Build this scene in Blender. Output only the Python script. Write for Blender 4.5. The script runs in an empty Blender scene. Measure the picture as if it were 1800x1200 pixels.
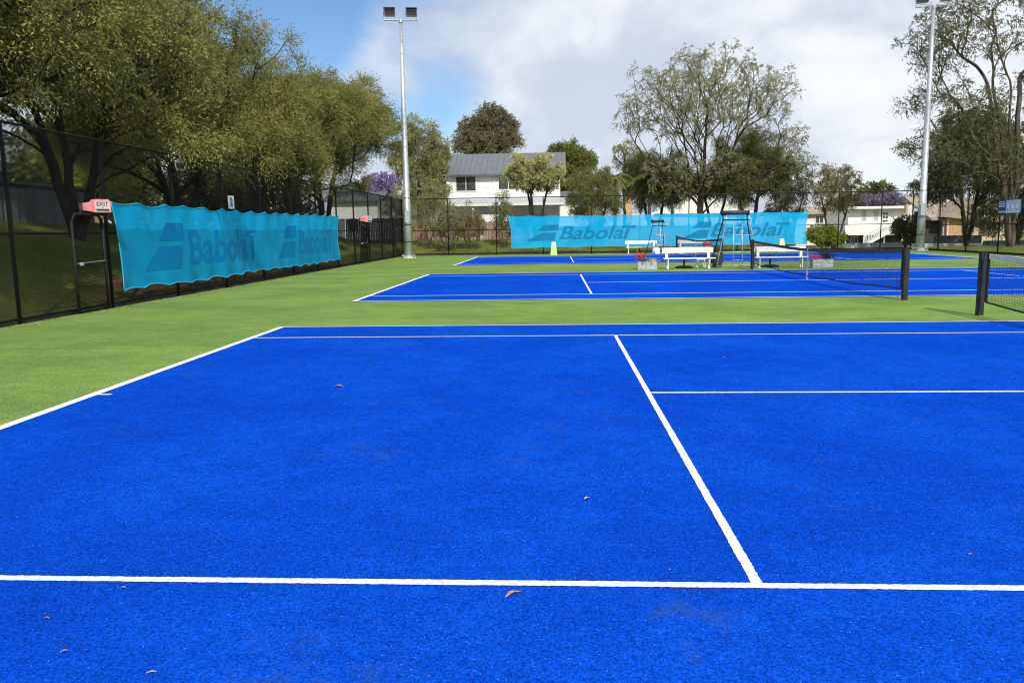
import bpy, bmesh, math, random
import numpy as np
from mathutils import Vector, Matrix, Euler

S = bpy.context.scene
COL = S.collection
PI = math.pi
rad = math.radians

# ------------------------------------------------------------------ camera
CAM = np.array([-7.2823, -7.4255, 1.5675])
PITCH, YAW, ROLL, FPX = 0.1412, -0.056, -0.0148, 1377.39
fw = np.array([math.sin(YAW)*math.cos(PITCH), math.cos(YAW)*math.cos(PITCH), -math.sin(PITCH)])
_r = np.array([math.cos(YAW), -math.sin(YAW), 0.0]); _u = np.cross(_r, fw)
RT = _r*math.cos(ROLL)+_u*math.sin(ROLL); UP = -_r*math.sin(ROLL)+_u*math.cos(ROLL)
cam = bpy.data.cameras.new('camera'); cam.sensor_width = 36; cam.lens = FPX/1800*36
cam.clip_start = 0.1; cam.clip_end = 5000
co = bpy.data.objects.new('camera', cam); COL.objects.link(co)
co.matrix_world = Matrix(((RT[0], UP[0], -fw[0], CAM[0]), (RT[1], UP[1], -fw[1], CAM[1]), (RT[2], UP[2], -fw[2], CAM[2]), (0, 0, 0, 1)))
S.camera = co

def at(u, v, Y):                      # survey: a sight line of the photo met at depth Y
    d = fw+RT*(u-900)/FPX-UP*(v-600)/FPX
    return CAM+d*((Y-CAM[1])/d[1])
def gx(u, Y): return float(at(u, 410, Y)[0])
def gz(u, v, Y): return float(at(u, v, Y)[2])
def ground_at(u, v, z=0.0):
    d = fw+RT*(u-900)/FPX-UP*(v-600)/FPX
    return CAM+d*((z-CAM[2])/d[2])

# ------------------------------------------------------------------ light
SUNV = Vector((0.33, -1.11, 1.0)).normalized()
SUN_STRENGTH = 4.9
SKY_STRENGTH = 0.105
S.cycles.pixel_filter_type = 'BLACKMAN_HARRIS'; S.cycles.filter_width = 1.1
S.view_settings.view_transform = 'Standard'; S.view_settings.look = 'None'
S.view_settings.exposure = -0.18; S.view_settings.gamma = 1.0; S.view_settings.use_curve_mapping = False
sl = bpy.data.lights.new('sun', 'SUN'); sl.energy = SUN_STRENGTH; sl.angle = rad(0.5); sl.color = (1.0, 0.955, 0.88)
so = bpy.data.objects.new('sun', sl); COL.objects.link(so)
so.rotation_euler = SUNV.to_track_quat('Z', 'Y').to_euler(); so.location = SUNV*60

class NT:
    """tiny node-graph helper"""
    def __init__(s, tree): s.t = tree; s.n = tree.nodes; s.l = tree.links
    def new(s, typ, **kw):
        n = s.n.new(typ)
        for k, v in kw.items(): setattr(n, k, v)
        return n
    def put(s, sock, v):
        if isinstance(v, bpy.types.NodeSocket): s.l.new(v, sock)
        elif v is not None: sock.default_value = v
    def math(s, op, a, b=None, c=None, clamp=False):
        n = s.new('ShaderNodeMath', operation=op, use_clamp=clamp)
        for i, v in enumerate((a, b, c)): s.put(n.inputs[i], v)
        return n.outputs[0]
    def vm(s, op, a, b=None):
        n = s.new('ShaderNodeVectorMath', operation=op); s.put(n.inputs[0], a)
        if b is not None: s.put(n.inputs[3 if op == 'SCALE' else 1], b)
        return n.outputs['Value' if op in ('DOT_PRODUCT', 'LENGTH', 'DISTANCE') else 0]
    def mix(s, f, a, b, blend='MIX'):
        n = s.new('ShaderNodeMix', data_type='RGBA', blend_type=blend)
        s.put(n.inputs[0], f); s.put(n.inputs[6], c4(a)); s.put(n.inputs[7], c4(b)); return n.outputs[2]
    def noise(s, scale, detail=4, rough=0.55, vec=None, dist=0.0, col=False):
        n = s.new('ShaderNodeTexNoise'); n.inputs['Scale'].default_value = scale; n.inputs['Detail'].default_value = detail
        n.inputs['Roughness'].default_value = rough; n.inputs['Distortion'].default_value = dist
        if vec is not None: s.l.new(vec, n.inputs['Vector'])
        return n.outputs['Color' if col else 'Fac']
    def ramp(s, f, lo, hi, a=0.0, b=1.0, smooth=True):
        n = s.new('ShaderNodeMapRange', interpolation_type='SMOOTHSTEP' if smooth else 'LINEAR')
        for i, v in enumerate((f, lo, hi, a, b)): s.put(n.inputs[i], v)
        return n.outputs[0]
    def coord(s, kind='Object', scale=None):
        c = s.new('ShaderNodeTexCoord').outputs[kind]
        if scale is not None:
            m = s.new('ShaderNodeMapping'); m.inputs['Scale'].default_value = scale; s.l.new(c, m.inputs['Vector']); c = m.outputs[0]
        return c
def c4(c):
    if isinstance(c, bpy.types.NodeSocket): return c
    return tuple(c) if len(c) == 4 else (c[0], c[1], c[2], 1.0)

W = bpy.data.worlds.new('World'); S.world = W; W.use_nodes = True
g = NT(W.node_tree); g.n.clear()
sky = g.new('ShaderNodeTexSky', sky_type='NISHITA'); sky.sun_disc = False
sky.sun_elevation = math.asin(SUNV.z); sky.sun_rotation = math.atan2(SUNV.x, SUNV.y)
sky.altitude = 100; sky.air_density = 1.0; sky.dust_density = 0.6; sky.ozone_density = 2.0
dirv = g.vm('NORMALIZE', g.coord('Generated'))
sep = g.new('ShaderNodeSeparateXYZ'); g.l.new(dirv, sep.inputs[0])
mp = g.new('ShaderNodeMapping'); mp.inputs['Scale'].default_value = (1, 1, 1.7); g.l.new(dirv, mp.inputs['Vector']); wv = mp.outputs[0]
cl1 = g.noise(4.2, 8, 0.52, wv, 0.35)
def blob(u, v, r):                    # a clearing in the cloud cover round one direction
    d = fw+RT*(u-900)/FPX-UP*(v-600)/FPX; d = d/np.linalg.norm(d)
    q = g.vm('DISTANCE', dirv, tuple(d))
    return g.math('EXPONENT', g.math('MULTIPLY', g.math('POWER', g.math('DIVIDE', q, r), 2.0), -1.0))
gap = None
for u, v, r, w in ((440, -10, .10, .75), (300, 60, .12, .6), (800, 195, .055, .33), (745, 235, .06, .22), (650, 230, .04, .12), (560, 25, .05, .2), (1560, 320, .05, .25), (700, -330, .2, .35)):
    k = g.math('MULTIPLY', blob(u, v, r), w); gap = k if gap is None else g.math('ADD', gap, k)
cov = g.math('SUBTRACT', g.math('ADD', cl1, 0.30), gap)
mask = g.ramp(cov, 0.30, 0.74)
tex = g.noise(7.0, 7, 0.55, wv, 0.4)
big = g.noise(2.3, 3, 0.5, wv, 0.2)
shade = g.math('ADD', g.math('MULTIPLY', tex, 0.4), g.math('MULTIPLY', big, 0.6))
ccol = g.mix(g.ramp(shade, 0.42, 0.60), (7.0, 7.55, 8.8), (10.6, 10.9, 11.1))
skyc = g.mix(1.0, sky.outputs[0], (1.0, 1.22, 1.40), 'MULTIPLY')
mixc = g.mix(g.math('MULTIPLY', mask, 0.95), skyc, ccol)
bgn = g.new('ShaderNodeBackground'); g.put(bgn.inputs[0], mixc); bgn.inputs[1].default_value = SKY_STRENGTH
wo = g.new('ShaderNodeOutputWorld'); g.l.new(bgn.outputs[0], wo.inputs[0])

# ------------------------------------------------------------------ materials
def mat(name, base, rough=0.7, var=0.12, vscale=3.0, bump=0.0, bscale=40.0, metal=0.0, spec=0.3, base2=None, coordscale=None, detail=5):
    m = bpy.data.materials.new(name); m.use_nodes = True; g = NT(m.node_tree)
    b = g.n['Principled BSDF']; b.inputs['Roughness'].default_value = rough; b.inputs['Metallic'].default_value = metal
    b.inputs['Specular IOR Level'].default_value = spec
    vec = g.coord('Object', coordscale)
    f = g.noise(vscale, detail, 0.6, vec)
    lo = tuple(max(0, c*(1-var*1.6)) for c in base) if base2 is None else base2
    hi = tuple(c*(1+var) for c in base)
    g.put(b.inputs['Base Color'], g.mix(g.ramp(f, 0.3, 0.7), lo, hi))
    g.put(b.inputs['Roughness'], g.ramp(f, 0.2, 0.8, max(0.05, rough-0.08), min(1, rough+0.08)))
    if bump:
        bn = g.new('ShaderNodeBump'); bn.inputs['Strength'].default_value = bump; bn.inputs['Distance'].default_value = 0.01
        g.put(bn.inputs['Height'], g.noise(bscale, 4, 0.6, vec)); g.l.new(bn.outputs[0], b.inputs['Normal'])
    return m

def leaf_mat(name, lo, hi, trans=0.35, yellow=None):
    m = bpy.data.materials.new(name); m.use_nodes = True; g = NT(m.node_tree); g.n.remove(g.n['Principled BSDF'])
    a = g.new('ShaderNodeAttribute', attribute_name='tint').outputs['Fac']
    col = g.mix(a, lo, hi)
    if yellow: col = g.mix(g.ramp(a, 0.9, 0.97), col, yellow)
    p = g.new('ShaderNodeBsdfPrincipled'); g.put(p.inputs['Base Color'], col); p.inputs['Roughness'].default_value = 0.55
    p.inputs['Specular IOR Level'].default_value = 0.25
    t = g.new('ShaderNodeBsdfTranslucent'); g.put(t.inputs[0], g.mix(0.5, col, tuple(min(1, c*1.6) for c in hi)))
    x = g.new('ShaderNodeMixShader'); x.inputs[0].default_value = trans
    g.l.new(p.outputs[0], x.inputs[1]); g.l.new(t.outputs[0], x.inputs[2]); g.l.new(x.outputs[0], g.n['Material Output'].inputs[0])
    return m

def turf_mat(name, c0, c1, speck, stain, stain_amt, fib=240.0, sheen=0.25, streak=False):
    m = bpy.data.materials.new(name); m.use_nodes = True; g = NT(m.node_tree); b = g.n['Principled BSDF']
    vec = g.coord('Object')
    fine = g.noise(fib, 3, 0.7, vec); mid = g.noise(fib/2.6, 3, 0.6, vec); soft = g.noise(13, 5, 0.6, vec)
    pile = g.math('ADD', g.math('MULTIPLY', fine, 0.5), g.math('MULTIPLY', mid, 0.5))
    broad = g.noise(0.5, 5, 0.55, g.coord('Object', (0.8, 1.2, 1.0)) if streak else vec, 0.3)
    patch = g.noise(3.0, 5, 0.6, g.coord('Object', (0.7, 1.2, 1.0)) if streak else vec, 0.4)
    col = g.mix(g.ramp(pile, 0.39, 0.61, smooth=False), c0, c1)
    col = g.mix(1.0, col, g.mix(g.ramp(broad, 0.3, 0.7), (0.80, 0.84, 0.88), (1.14, 1.10, 1.06)), 'MULTIPLY')
    col = g.mix(1.0, col, g.mix(g.ramp(patch, 0.28, 0.72), (0.86, 0.88, 0.90), (1.08, 1.07, 1.06)), 'MULTIPLY')
    col = g.mix(1.0, col, g.mix(g.ramp(soft, 0.3, 0.7), (0.88, 0.90, 0.92), (1.09, 1.08, 1.06)), 'MULTIPLY')
    st = g.math('MULTIPLY', g.ramp(g.noise(1.3, 6, 0.62, vec, 0.6), 0.56, 0.74), g.ramp(g.noise(7.0, 4, 0.6, vec, 0.2), 0.42, 0.66))
    col = g.mix(g.math('MULTIPLY', st, stain_amt), col, stain)
    v = g.new('ShaderNodeTexVoronoi', feature='F1'); v.inputs['Scale'].default_value = 95; g.l.new(vec, v.inputs['Vector'])
    sepc = g.new('ShaderNodeSeparateColor'); g.l.new(v.outputs['Color'], sepc.inputs[0])
    dot = g.math('MULTIPLY', g.ramp(v.outputs['Distance'], 0.30, 0.22), g.math('GREATER_THAN', sepc.outputs[0], 0.975))
    col = g.mix(g.math('MULTIPLY', dot, 0.75), col, speck)
    g.put(b.inputs['Base Color'], col); b.inputs['Roughness'].default_value = 0.9; b.inputs['Specular IOR Level'].default_value = 0.0
    b.inputs['Sheen Weight'].default_value = sheen; b.inputs['Sheen Roughness'].default_value = 0.5
    b.inputs['Sheen Tint'].default_value = c4(tuple(min(1, x*1.6) for x in c1))
    bn = g.new('ShaderNodeBump'); bn.inputs['Strength'].default_value = 0.9; bn.inputs['Distance'].default_value = 0.006
    g.put(bn.inputs['Height'], pile); g.l.new(bn.outputs[0], b.inputs['Normal'])
    return m

M = {}
M['blue'] = turf_mat('blue_turf', (0.001, 0.022, 0.22), (0.006, 0.100, 0.76), (0.16, 0.32, 0.78), (0.030, 0.085, 0.24), 0.5, 230.0, 0.0)
M['green'] = turf_mat('green_turf', (0.088, 0.160, 0.032), (0.250, 0.365, 0.108), (0.45, 0.55, 0.28), (0.17, 0.19, 0.07), 0.6, 100.0, 0.0, streak=True)
M['line'] = mat('white_turf_line', (0.80, 0.80, 0.77), 0.9, 0.05, 45, 0.6, 200, spec=0.05, base2=(0.56, 0.58, 0.60), detail=9)
M['black_steel'] = mat('black_painted_steel', (0.014, 0.015, 0.017), 0.6, 0.3, 9, 0.1, 60, spec=0.2)
M['wire'] = mat('black_coated_wire', (0.007, 0.008, 0.009), 0.7, 0.1, 5, spec=0.15)
M['galv'] = mat('galvanised_steel', (0.48, 0.52, 0.54), 0.42, 0.12, 6, 0.05, 30, metal=0.55, spec=0.5)
M['kerb'] = mat('dark_timber_kerb', (0.085, 0.07, 0.055), 0.9, 0.3, 5, 0.5, 30)
M['concrete'] = mat('pale_concrete', (0.50, 0.49, 0.46), 0.9, 0.12, 4, 0.4, 50)
M['white'] = mat('white_paint', (0.80, 0.80, 0.78), 0.5, 0.04, 5, 0.05, 40)
M['white_wall'] = mat('white_wall', (0.83, 0.82, 0.79), 0.8, 0.05, 1.2, 0.1, 20)
M['cream_wall'] = mat('cream_wall', (0.66, 0.56, 0.38), 0.85, 0.06, 1.5, 0.15, 30)
M['tan_wall'] = mat('tan_brick_wall', (0.58, 0.38, 0.20), 0.85, 0.10, 3.0, 0.2, 30)
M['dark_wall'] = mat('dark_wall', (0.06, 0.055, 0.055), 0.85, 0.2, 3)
M['grey_roof'] = mat('grey_metal_roof', (0.125, 0.14, 0.155), 0.45, 0.08, 1.5, metal=0.1, spec=0.45)
M['beige_roof'] = mat('beige_tile_roof', (0.40, 0.33, 0.25), 0.85, 0.12, 2.0, 0.3, 20)
M['colorbond'] = mat('pale_sheet_fence', (0.44, 0.49, 0.50), 0.5, 0.08, 2.0, spec=0.4)
M['slate_fence'] = mat('slate_sheet_fence', (0.085, 0.095, 0.115), 0.5, 0.1, 2.0, spec=0.4)
M['corr'] = mat('weathered_sheet_iron', (0.19, 0.215, 0.22), 0.6, 0.2, 1.5, spec=0.4, coordscale=(1, 1, 0.4))
M['palings'] = mat('weathered_palings', (0.26, 0.17, 0.115), 0.9, 0.3, 3, 0.4, 30, coordscale=(6, 1, 0.5), base2=(0.15, 0.085, 0.055))
M['black_palings'] = mat('dark_palings', (0.02, 0.022, 0.024), 0.85, 0.2, 3)
M['pink'] = mat('faded_red_plastic', (0.74, 0.27, 0.29), 0.5, 0.10, 5)
M['sign_white'] = mat('white_sign', (0.78, 0.79, 0.80), 0.5, 0.03, 6)
M['sign_grey'] = mat('worn_white_film', (0.62, 0.56, 0.56), 0.5, 0.10, 9)
M['sign_dark'] = mat('dark_print', (0.05, 0.05, 0.06), 0.6, 0.1, 6)
M['sign_blue'] = mat('blue_print', (0.05, 0.16, 0.36), 0.5, 0.06, 6)
M['navy'] = mat('navy_print', (0.018, 0.06, 0.12), 0.5, 0.06, 6)
M['ice'] = mat('pale_blue_print', (0.45, 0.54, 0.66), 0.5, 0.15, 5)
M['lime'] = mat('lime_plastic', (0.42, 0.66, 0.22), 0.45, 0.05, 4)
M['yellow'] = mat('yellow_plastic', (0.60, 0.62, 0.14), 0.45, 0.05, 4)
M['red'] = mat('red_canvas', (0.45, 0.05, 0.03), 0.7, 0.15, 5)
M['rubber'] = mat('black_rubber', (0.016, 0.016, 0.017), 0.7, 0.2, 6)
M['bin'] = mat('charcoal_plastic', (0.04, 0.045, 0.05), 0.5, 0.1, 5)
M['band_grey'] = mat('grey_net_band', (0.60, 0.63, 0.62), 0.85, 0.1, 8)
M['band_dark'] = mat('dark_net_band', (0.075, 0.085, 0.085), 0.85, 0.15, 8)
M['bark'] = mat('grey_bark', (0.105, 0.085, 0.066), 0.95, 0.35, 5, 0.8, 14, coordscale=(3, 3, 0.7), spec=0.1)
M['pale_bark'] = mat('pale_gum_bark', (0.11, 0.085, 0.065), 0.9, 0.3, 2.2, 0.5, 12, coordscale=(3.5, 3.5, 0.5), spec=0.1, base2=(0.03, 0.025, 0.022))
M['dark_bark'] = mat('dark_bark', (0.045, 0.036, 0.028), 0.95, 0.35, 5, 0.8, 14, coordscale=(3, 3, 0.7), spec=0.1)
M['dry_leaf'] = mat('dry_leaf', (0.55, 0.27, 0.13), 0.7, 0.25, 30)
M['dry_leaf_pale'] = mat('pale_dry_leaf', (0.62, 0.56, 0.42), 0.7, 0.2, 30)
M['soil'] = mat('potting_soil', (0.04, 0.03, 0.02), 0.95, 0.3, 20)
M['lamp_glass'] = mat('lamp_glass', (0.02, 0.02, 0.025), 0.15, 0.1, 4, spec=0.6)
M['glass'] = mat('window_glass', (0.05, 0.055, 0.045), 0.08, 0.5, 1.8, spec=0.9, base2=(0.015, 0.017, 0.018))
M['pale_glass'] = mat('blinded_glass', (0.46, 0.50, 0.54), 0.25, 0.08, 2, spec=0.6)

# ground: grass, bare earth and litter by place
m = bpy.data.materials.new('ground_cover'); m.use_nodes = True; g = NT(m.node_tree); b = g.n['Principled BSDF']
vec = g.coord('Object')
gr = g.mix(g.ramp(g.noise(1.2, 6, 0.6, vec), 0.3, 0.7), (0.085, 0.125, 0.025), (0.20, 0.25, 0.055))
gr = g.mix(g.ramp(g.noise(30, 4, 0.7, vec), 0.3, 0.7), gr, (0.16, 0.18, 0.045))
litter = g.mix(g.ramp(g.noise(26, 5, 0.7, vec), 0.35, 0.68), (0.10, 0.06, 0.03), (0.46, 0.29, 0.15))
sp = g.new('ShaderNodeSeparateXYZ'); g.l.new(vec, sp.inputs[0])
near = g.math('MULTIPLY', g.ramp(sp.outputs[0], -18.9, -17.9), g.ramp(sp.outputs[0], -16, -17))
near = g.math('MULTIPLY', near, g.ramp(sp.outputs[1], 36, 27)); near = g.math('MULTIPLY', near, g.ramp(sp.outputs[1], 7, 12))
lm = g.ramp(g.math('ADD', g.math('MULTIPLY', near, 0.42), g.noise(0.9, 5, 0.6, vec, 0.5)), 0.66, 0.86)
g.put(b.inputs['Base Color'], g.mix(lm, gr, litter)); b.inputs['Roughness'].default_value = 0.95; b.inputs['Specular IOR Level'].default_value = 0.1
bn = g.new('ShaderNodeBump'); bn.inputs['Strength'].default_value = 0.7; bn.inputs['Distance'].default_value = 0.04
g.put(bn.inputs['Height'], g.noise(22, 5, 0.65, vec)); g.l.new(bn.outputs[0], b.inputs['Normal'])
M['ground'] = m

def cloth_mat(name, colr, see, weave=90.0, colr2=None):
    m = bpy.data.materials.new(name); m.use_nodes = True; g = NT(m.node_tree); g.n.remove(g.n['Principled BSDF'])
    vec = g.coord('Object')
    f = g.noise(1.4, 5, 0.6, vec); h = g.noise(9, 5, 0.7, g.coord('Object', (1, 1, 7)))
    col = g.mix(g.ramp(f, 0.3, 0.7), tuple(c*0.88 for c in colr), tuple(min(1, c*1.08) for c in colr))
    col = g.mix(g.math('MULTIPLY', g.ramp(h, 0.45, 0.75), 0.3), col, tuple(min(1, c*1.25+0.02) for c in colr))
    p = g.new('ShaderNodeBsdfPrincipled'); g.put(p.inputs['Base Color'], col); p.inputs['Roughness'].default_value = 0.75; p.inputs['Specular IOR Level'].default_value = 0.15
    t = g.new('ShaderNodeBsdfTranslucent'); g.put(t.inputs[0], col)
    a = g.new('ShaderNodeMixShader'); a.inputs[0].default_value = 0.3
    g.l.new(p.outputs[0], a.inputs[1]); g.l.new(t.outputs[0], a.inputs[2])
    tr = g.new('ShaderNodeBsdfTransparent'); tr.inputs[0].default_value = (0.75, 0.93, 1, 1)
    x = g.new('ShaderNodeMixShader'); x.inputs[0].default_value = see
    g.l.new(a.outputs[0], x.inputs[1]); g.l.new(tr.outputs[0], x.inputs[2]); g.l.new(x.outputs[0], g.n['Material Output'].inputs[0])
    return m
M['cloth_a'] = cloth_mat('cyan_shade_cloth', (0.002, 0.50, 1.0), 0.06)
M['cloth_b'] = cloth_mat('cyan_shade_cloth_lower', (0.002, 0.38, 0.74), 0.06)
M['cloth_far'] = cloth_mat('cyan_shade_cloth_thin', (0.001, 0.50, 1.0), 0.20)
M['cloth_edge'] = cloth_mat('cyan_binding', (0.06, 0.55, 0.78), 0.0)
M['print_a'] = cloth_mat('blue_print_cloth', (0.002, 0.26, 0.60), 0.05)
M['print_far'] = cloth_mat('blue_print_cloth_thin', (0.01, 0.27, 0.50), 0.16)

M['lf_olive'] = leaf_mat('olive_leaf', (0.040, 0.050, 0.010), (0.310, 0.300, 0.075), 0.18, (0.45, 0.41, 0.14))
M['lf_palegreen'] = leaf_mat('pale_olive_leaf', (0.12, 0.125, 0.045), (0.37, 0.355, 0.15), 0.3)
M['lf_green'] = leaf_mat('green_leaf', (0.075, 0.10, 0.020), (0.235, 0.255, 0.065), 0.35)
M['lf_bright'] = leaf_mat('bright_leaf', (0.13, 0.19, 0.02), (0.32, 0.38, 0.06), 0.45)
M['lf_gum'] = leaf_mat('gum_leaf', (0.050, 0.062, 0.026), (0.175, 0.180, 0.085), 0.25)
M['lf_grey'] = leaf_mat('grey_gum_leaf', (0.125, 0.130, 0.068), (0.34, 0.335, 0.185), 0.28)
M['lf_tan'] = leaf_mat('tan_leaf', (0.14, 0.125, 0.05), (0.34, 0.30, 0.13), 0.3)
M['lf_brown'] = leaf_mat('bronze_gum_leaf', (0.085, 0.080, 0.042), (0.24, 0.20, 0.115), 0.22)
M['lf_needle'] = leaf_mat('oak_needle', (0.085, 0.096, 0.027), (0.245, 0.245, 0.078), 0.3)
M['lf_pale'] = leaf_mat('pale_blossom_leaf', (0.13, 0.15, 0.035), (0.62, 0.58, 0.28), 0.35)
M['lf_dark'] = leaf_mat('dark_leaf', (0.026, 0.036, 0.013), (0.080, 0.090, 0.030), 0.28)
M['lf_palm'] = leaf_mat('palm_leaf', (0.09, 0.13, 0.02), (0.30, 0.33, 0.06), 0.4)
M['lf_jac'] = leaf_mat('jacaranda_blossom', (0.17, 0.13, 0.26), (0.34, 0.27, 0.48), 0.3)
M['lf_jacmix'] = leaf_mat('jacaranda_mixed', (0.06, 0.075, 0.028), (0.30, 0.235, 0.40), 0.3)
M['fl_red'] = leaf_mat('red_petal', (0.55, 0.03, 0.03), (0.75, 0.10, 0.07), 0.3)
M['fl_yellow'] = leaf_mat('cream_petal', (0.70, 0.55, 0.15), (0.80, 0.74, 0.5), 0.3)
M['fl_dark'] = leaf_mat('maroon_leaf', (0.02, 0.012, 0.016), (0.05, 0.03, 0.03), 0.2)
M['grass'] = leaf_mat('grass_blade', (0.07, 0.10, 0.018), (0.20, 0.24, 0.05), 0.4, (0.30, 0.24, 0.10))

# ------------------------------------------------------------------ mesh helpers
class MB:
    def __init__(s): s.v = []; s.f = []; s.n = 0
    def add(s, verts, faces):
        o = s.n; s.v.extend([tuple(map(float, p)) for p in verts]); s.f.extend([tuple(i+o for i in f) for f in faces]); s.n += len(verts); return s
    def box(s, x0, x1, y0, y1, z0, z1):
        return s.add([(x0, y0, z0), (x1, y0, z0), (x1, y1, z0), (x0, y1, z0), (x0, y0, z1), (x1, y0, z1), (x1, y1, z1), (x0, y1, z1)],
                     [(0, 3, 2, 1), (4, 5, 6, 7), (0, 1, 5, 4), (1, 2, 6, 5), (2, 3, 7, 6), (3, 0, 4, 7)])
    def bbox(s, x0, x1, y0, y1, z0, z1, b=0.01):      # box with chamfered edges (12 + 8 facets)
        bm = bmesh.new(); bmesh.ops.create_cube(bm, size=1)
        for v in bm.verts: v.co = ((x0+x1)/2+v.co.x*(x1-x0), (y0+y1)/2+v.co.y*(y1-y0), (z0+z1)/2+v.co.z*(z1-z0))
        bmesh.ops.bevel(bm, geom=bm.edges[:], offset=b, segments=1, affect='EDGES')
        bm.verts.index_update(); s.add([v.co[:] for v in bm.verts], [[v.index for v in f.verts] for f in bm.faces]); bm.free(); return s
    def tube(s, pts, r, n=6, caps=True):
        pts = [np.array(p, float) for p in pts]; k = len(pts)
        rs = [r]*k if np.isscalar(r) else list(r); V = []; F = []; prev = None
        for i in range(k):
            t = pts[min(i+1, k-1)]-pts[max(i-1, 0)]; t = t/(np.linalg.norm(t)+1e-9)
            if prev is None:
                a = np.cross(t, (0, 0, 1.0) if abs(t[2]) < 0.9 else (1.0, 0, 0))
            else: a = prev-t*np.dot(prev, t)
            a = a/(np.linalg.norm(a)+1e-9); prev = a; c = np.cross(t, a)
            for j in range(n):
                th = 2*PI*(j+0.5)/n; V.append(pts[i]+rs[i]*(a*math.cos(th)+c*math.sin(th)))
        for i in range(k-1):
            for j in range(n): F.append((i*n+j, i*n+(j+1) % n, (i+1)*n+(j+1) % n, (i+1)*n+j))
        if caps: F.append(tuple(range(n))[::-1]); F.append(tuple((k-1)*n+j for j in range(n)))
        return s.add(V, F)
    def prism(s, poly, axis, a, b):                   # polygon in the other two axes, extruded along axis
        def P(p, t):
            q = [0, 0, 0]; o = [i for i in range(3) if i != axis]; q[o[0]], q[o[1]] = p; q[axis] = t; return q
        n = len(poly)
        return s.add([P(p, a) for p in poly]+[P(p, b) for p in poly], [tuple(range(n)), tuple(range(2*n-1, n-1, -1))]+[(i, (i+1) % n, n+(i+1) % n, n+i) for i in range(n)])
    def build(s, name, material, parent=None, smooth=False, loc=None):
        me = bpy.data.meshes.new(name); me.from_pydata(s.v, [], s.f); me.update()
        bm = bmesh.new(); bm.from_mesh(me); bmesh.ops.recalc_face_normals(bm, faces=bm.faces[:]); bm.to_mesh(me); bm.free()
        return link(name, me, material, parent, smooth, loc)
def link(name, me, material, parent=None, smooth=False, loc=None):
    if material is not None and not me.materials: me.materials.append(material)
    if smooth: me.polygons.foreach_set('use_smooth', [True]*len(me.polygons))
    o = bpy.data.objects.new(name, me); COL.objects.link(o)
    if parent is not None: o.parent = parent
    if loc is not None: o.location = loc
    return o
def tag(o, label=None, cat=None, group=None, kind=None):
    if label: o['label'] = label
    if cat: o['category'] = cat
    if group: o['group'] = group
    if kind: o['kind'] = kind
    return o
def thing(name, label, cat, loc=(0, 0, 0), rz=0.0, group=None):
    o = bpy.data.objects.new(name, None); o.empty_display_size = 0.2; COL.objects.link(o)
    o.location = tuple(map(float, loc)); o.rotation_euler = (0, 0, rz); return tag(o, label, cat, group)
def dup(o, loc, rz=None, label=None, parent=None, scale=None):
    c = o.copy(); COL.objects.link(c)
    if parent is not None: c.parent = parent
    else:
        c.location = tuple(map(float, loc))
        if rz is not None: c.rotation_euler = (0, 0, rz)
        if scale is not None: c.scale = scale
        if label: c['label'] = label
    for ch in o.children: dup(ch, None, parent=c)
    return c
def fast_mesh(name, verts, k):                        # k-gons, one after the other
    me = bpy.data.meshes.new(name); n = len(verts)
    me.vertices.add(n); me.vertices.foreach_set('co', np.ascontiguousarray(verts, np.float32).ravel())
    me.loops.add(n); me.loops.foreach_set('vertex_index', np.arange(n, dtype=np.int32))
    me.polygons.add(n//k); me.polygons.foreach_set('loop_start', np.arange(0, n, k, dtype=np.int32))
    me.update(calc_edges=True); return me
def tint(me, vals):
    a = me.attributes.new('tint', 'FLOAT', 'FACE'); a.data.foreach_set('value', np.ascontiguousarray(vals, np.float32))
def wires_mesh(name, P, Q, r):                        # many thin three-sided wires
    P = np.asarray(P, float); Q = np.asarray(Q, float); d = Q-P; d = d/(np.linalg.norm(d, axis=1, keepdims=True)+1e-9)
    ref = np.where(np.abs(d[:, 2:3]) < 0.9, np.array([[0, 0, 1.0]]), np.array([[1.0, 0, 0]]))
    a = np.cross(d, ref); a /= np.linalg.norm(a, axis=1, keepdims=True); c = np.cross(d, a)
    off = [r*(a*math.cos(t)+c*math.sin(t)) for t in (0.5, 0.5+2*PI/3, 0.5+4*PI/3)]
    out = []
    for i in range(3):
        j = (i+1) % 3; out.append(np.stack([P+off[i], P+off[j], Q+off[j], Q+off[i]], 1))
    return fast_mesh(name, np.concatenate(out).reshape(-1, 3), 4)
def leaf_mesh(name, p, d, L, Wd, rng, tints=None):    # pointed leaves: base, side, tip, side
    n = len(p); d = d/(np.linalg.norm(d, axis=1, keepdims=True)+1e-9)
    w = np.cross(d, rng.normal(size=(n, 3))); w /= np.linalg.norm(w, axis=1, keepdims=True)+1e-9
    L = np.asarray(L).reshape(-1, 1); Wd = np.asarray(Wd).reshape(-1, 1)
    v = np.stack([p, p+d*L*0.45+w*Wd/2, p+d*L, p+d*L*0.45-w*Wd/2], 1).reshape(-1, 3)
    me = fast_mesh(name, v, 4); tint(me, rng.random(n) if tints is None else tints); return me

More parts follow.
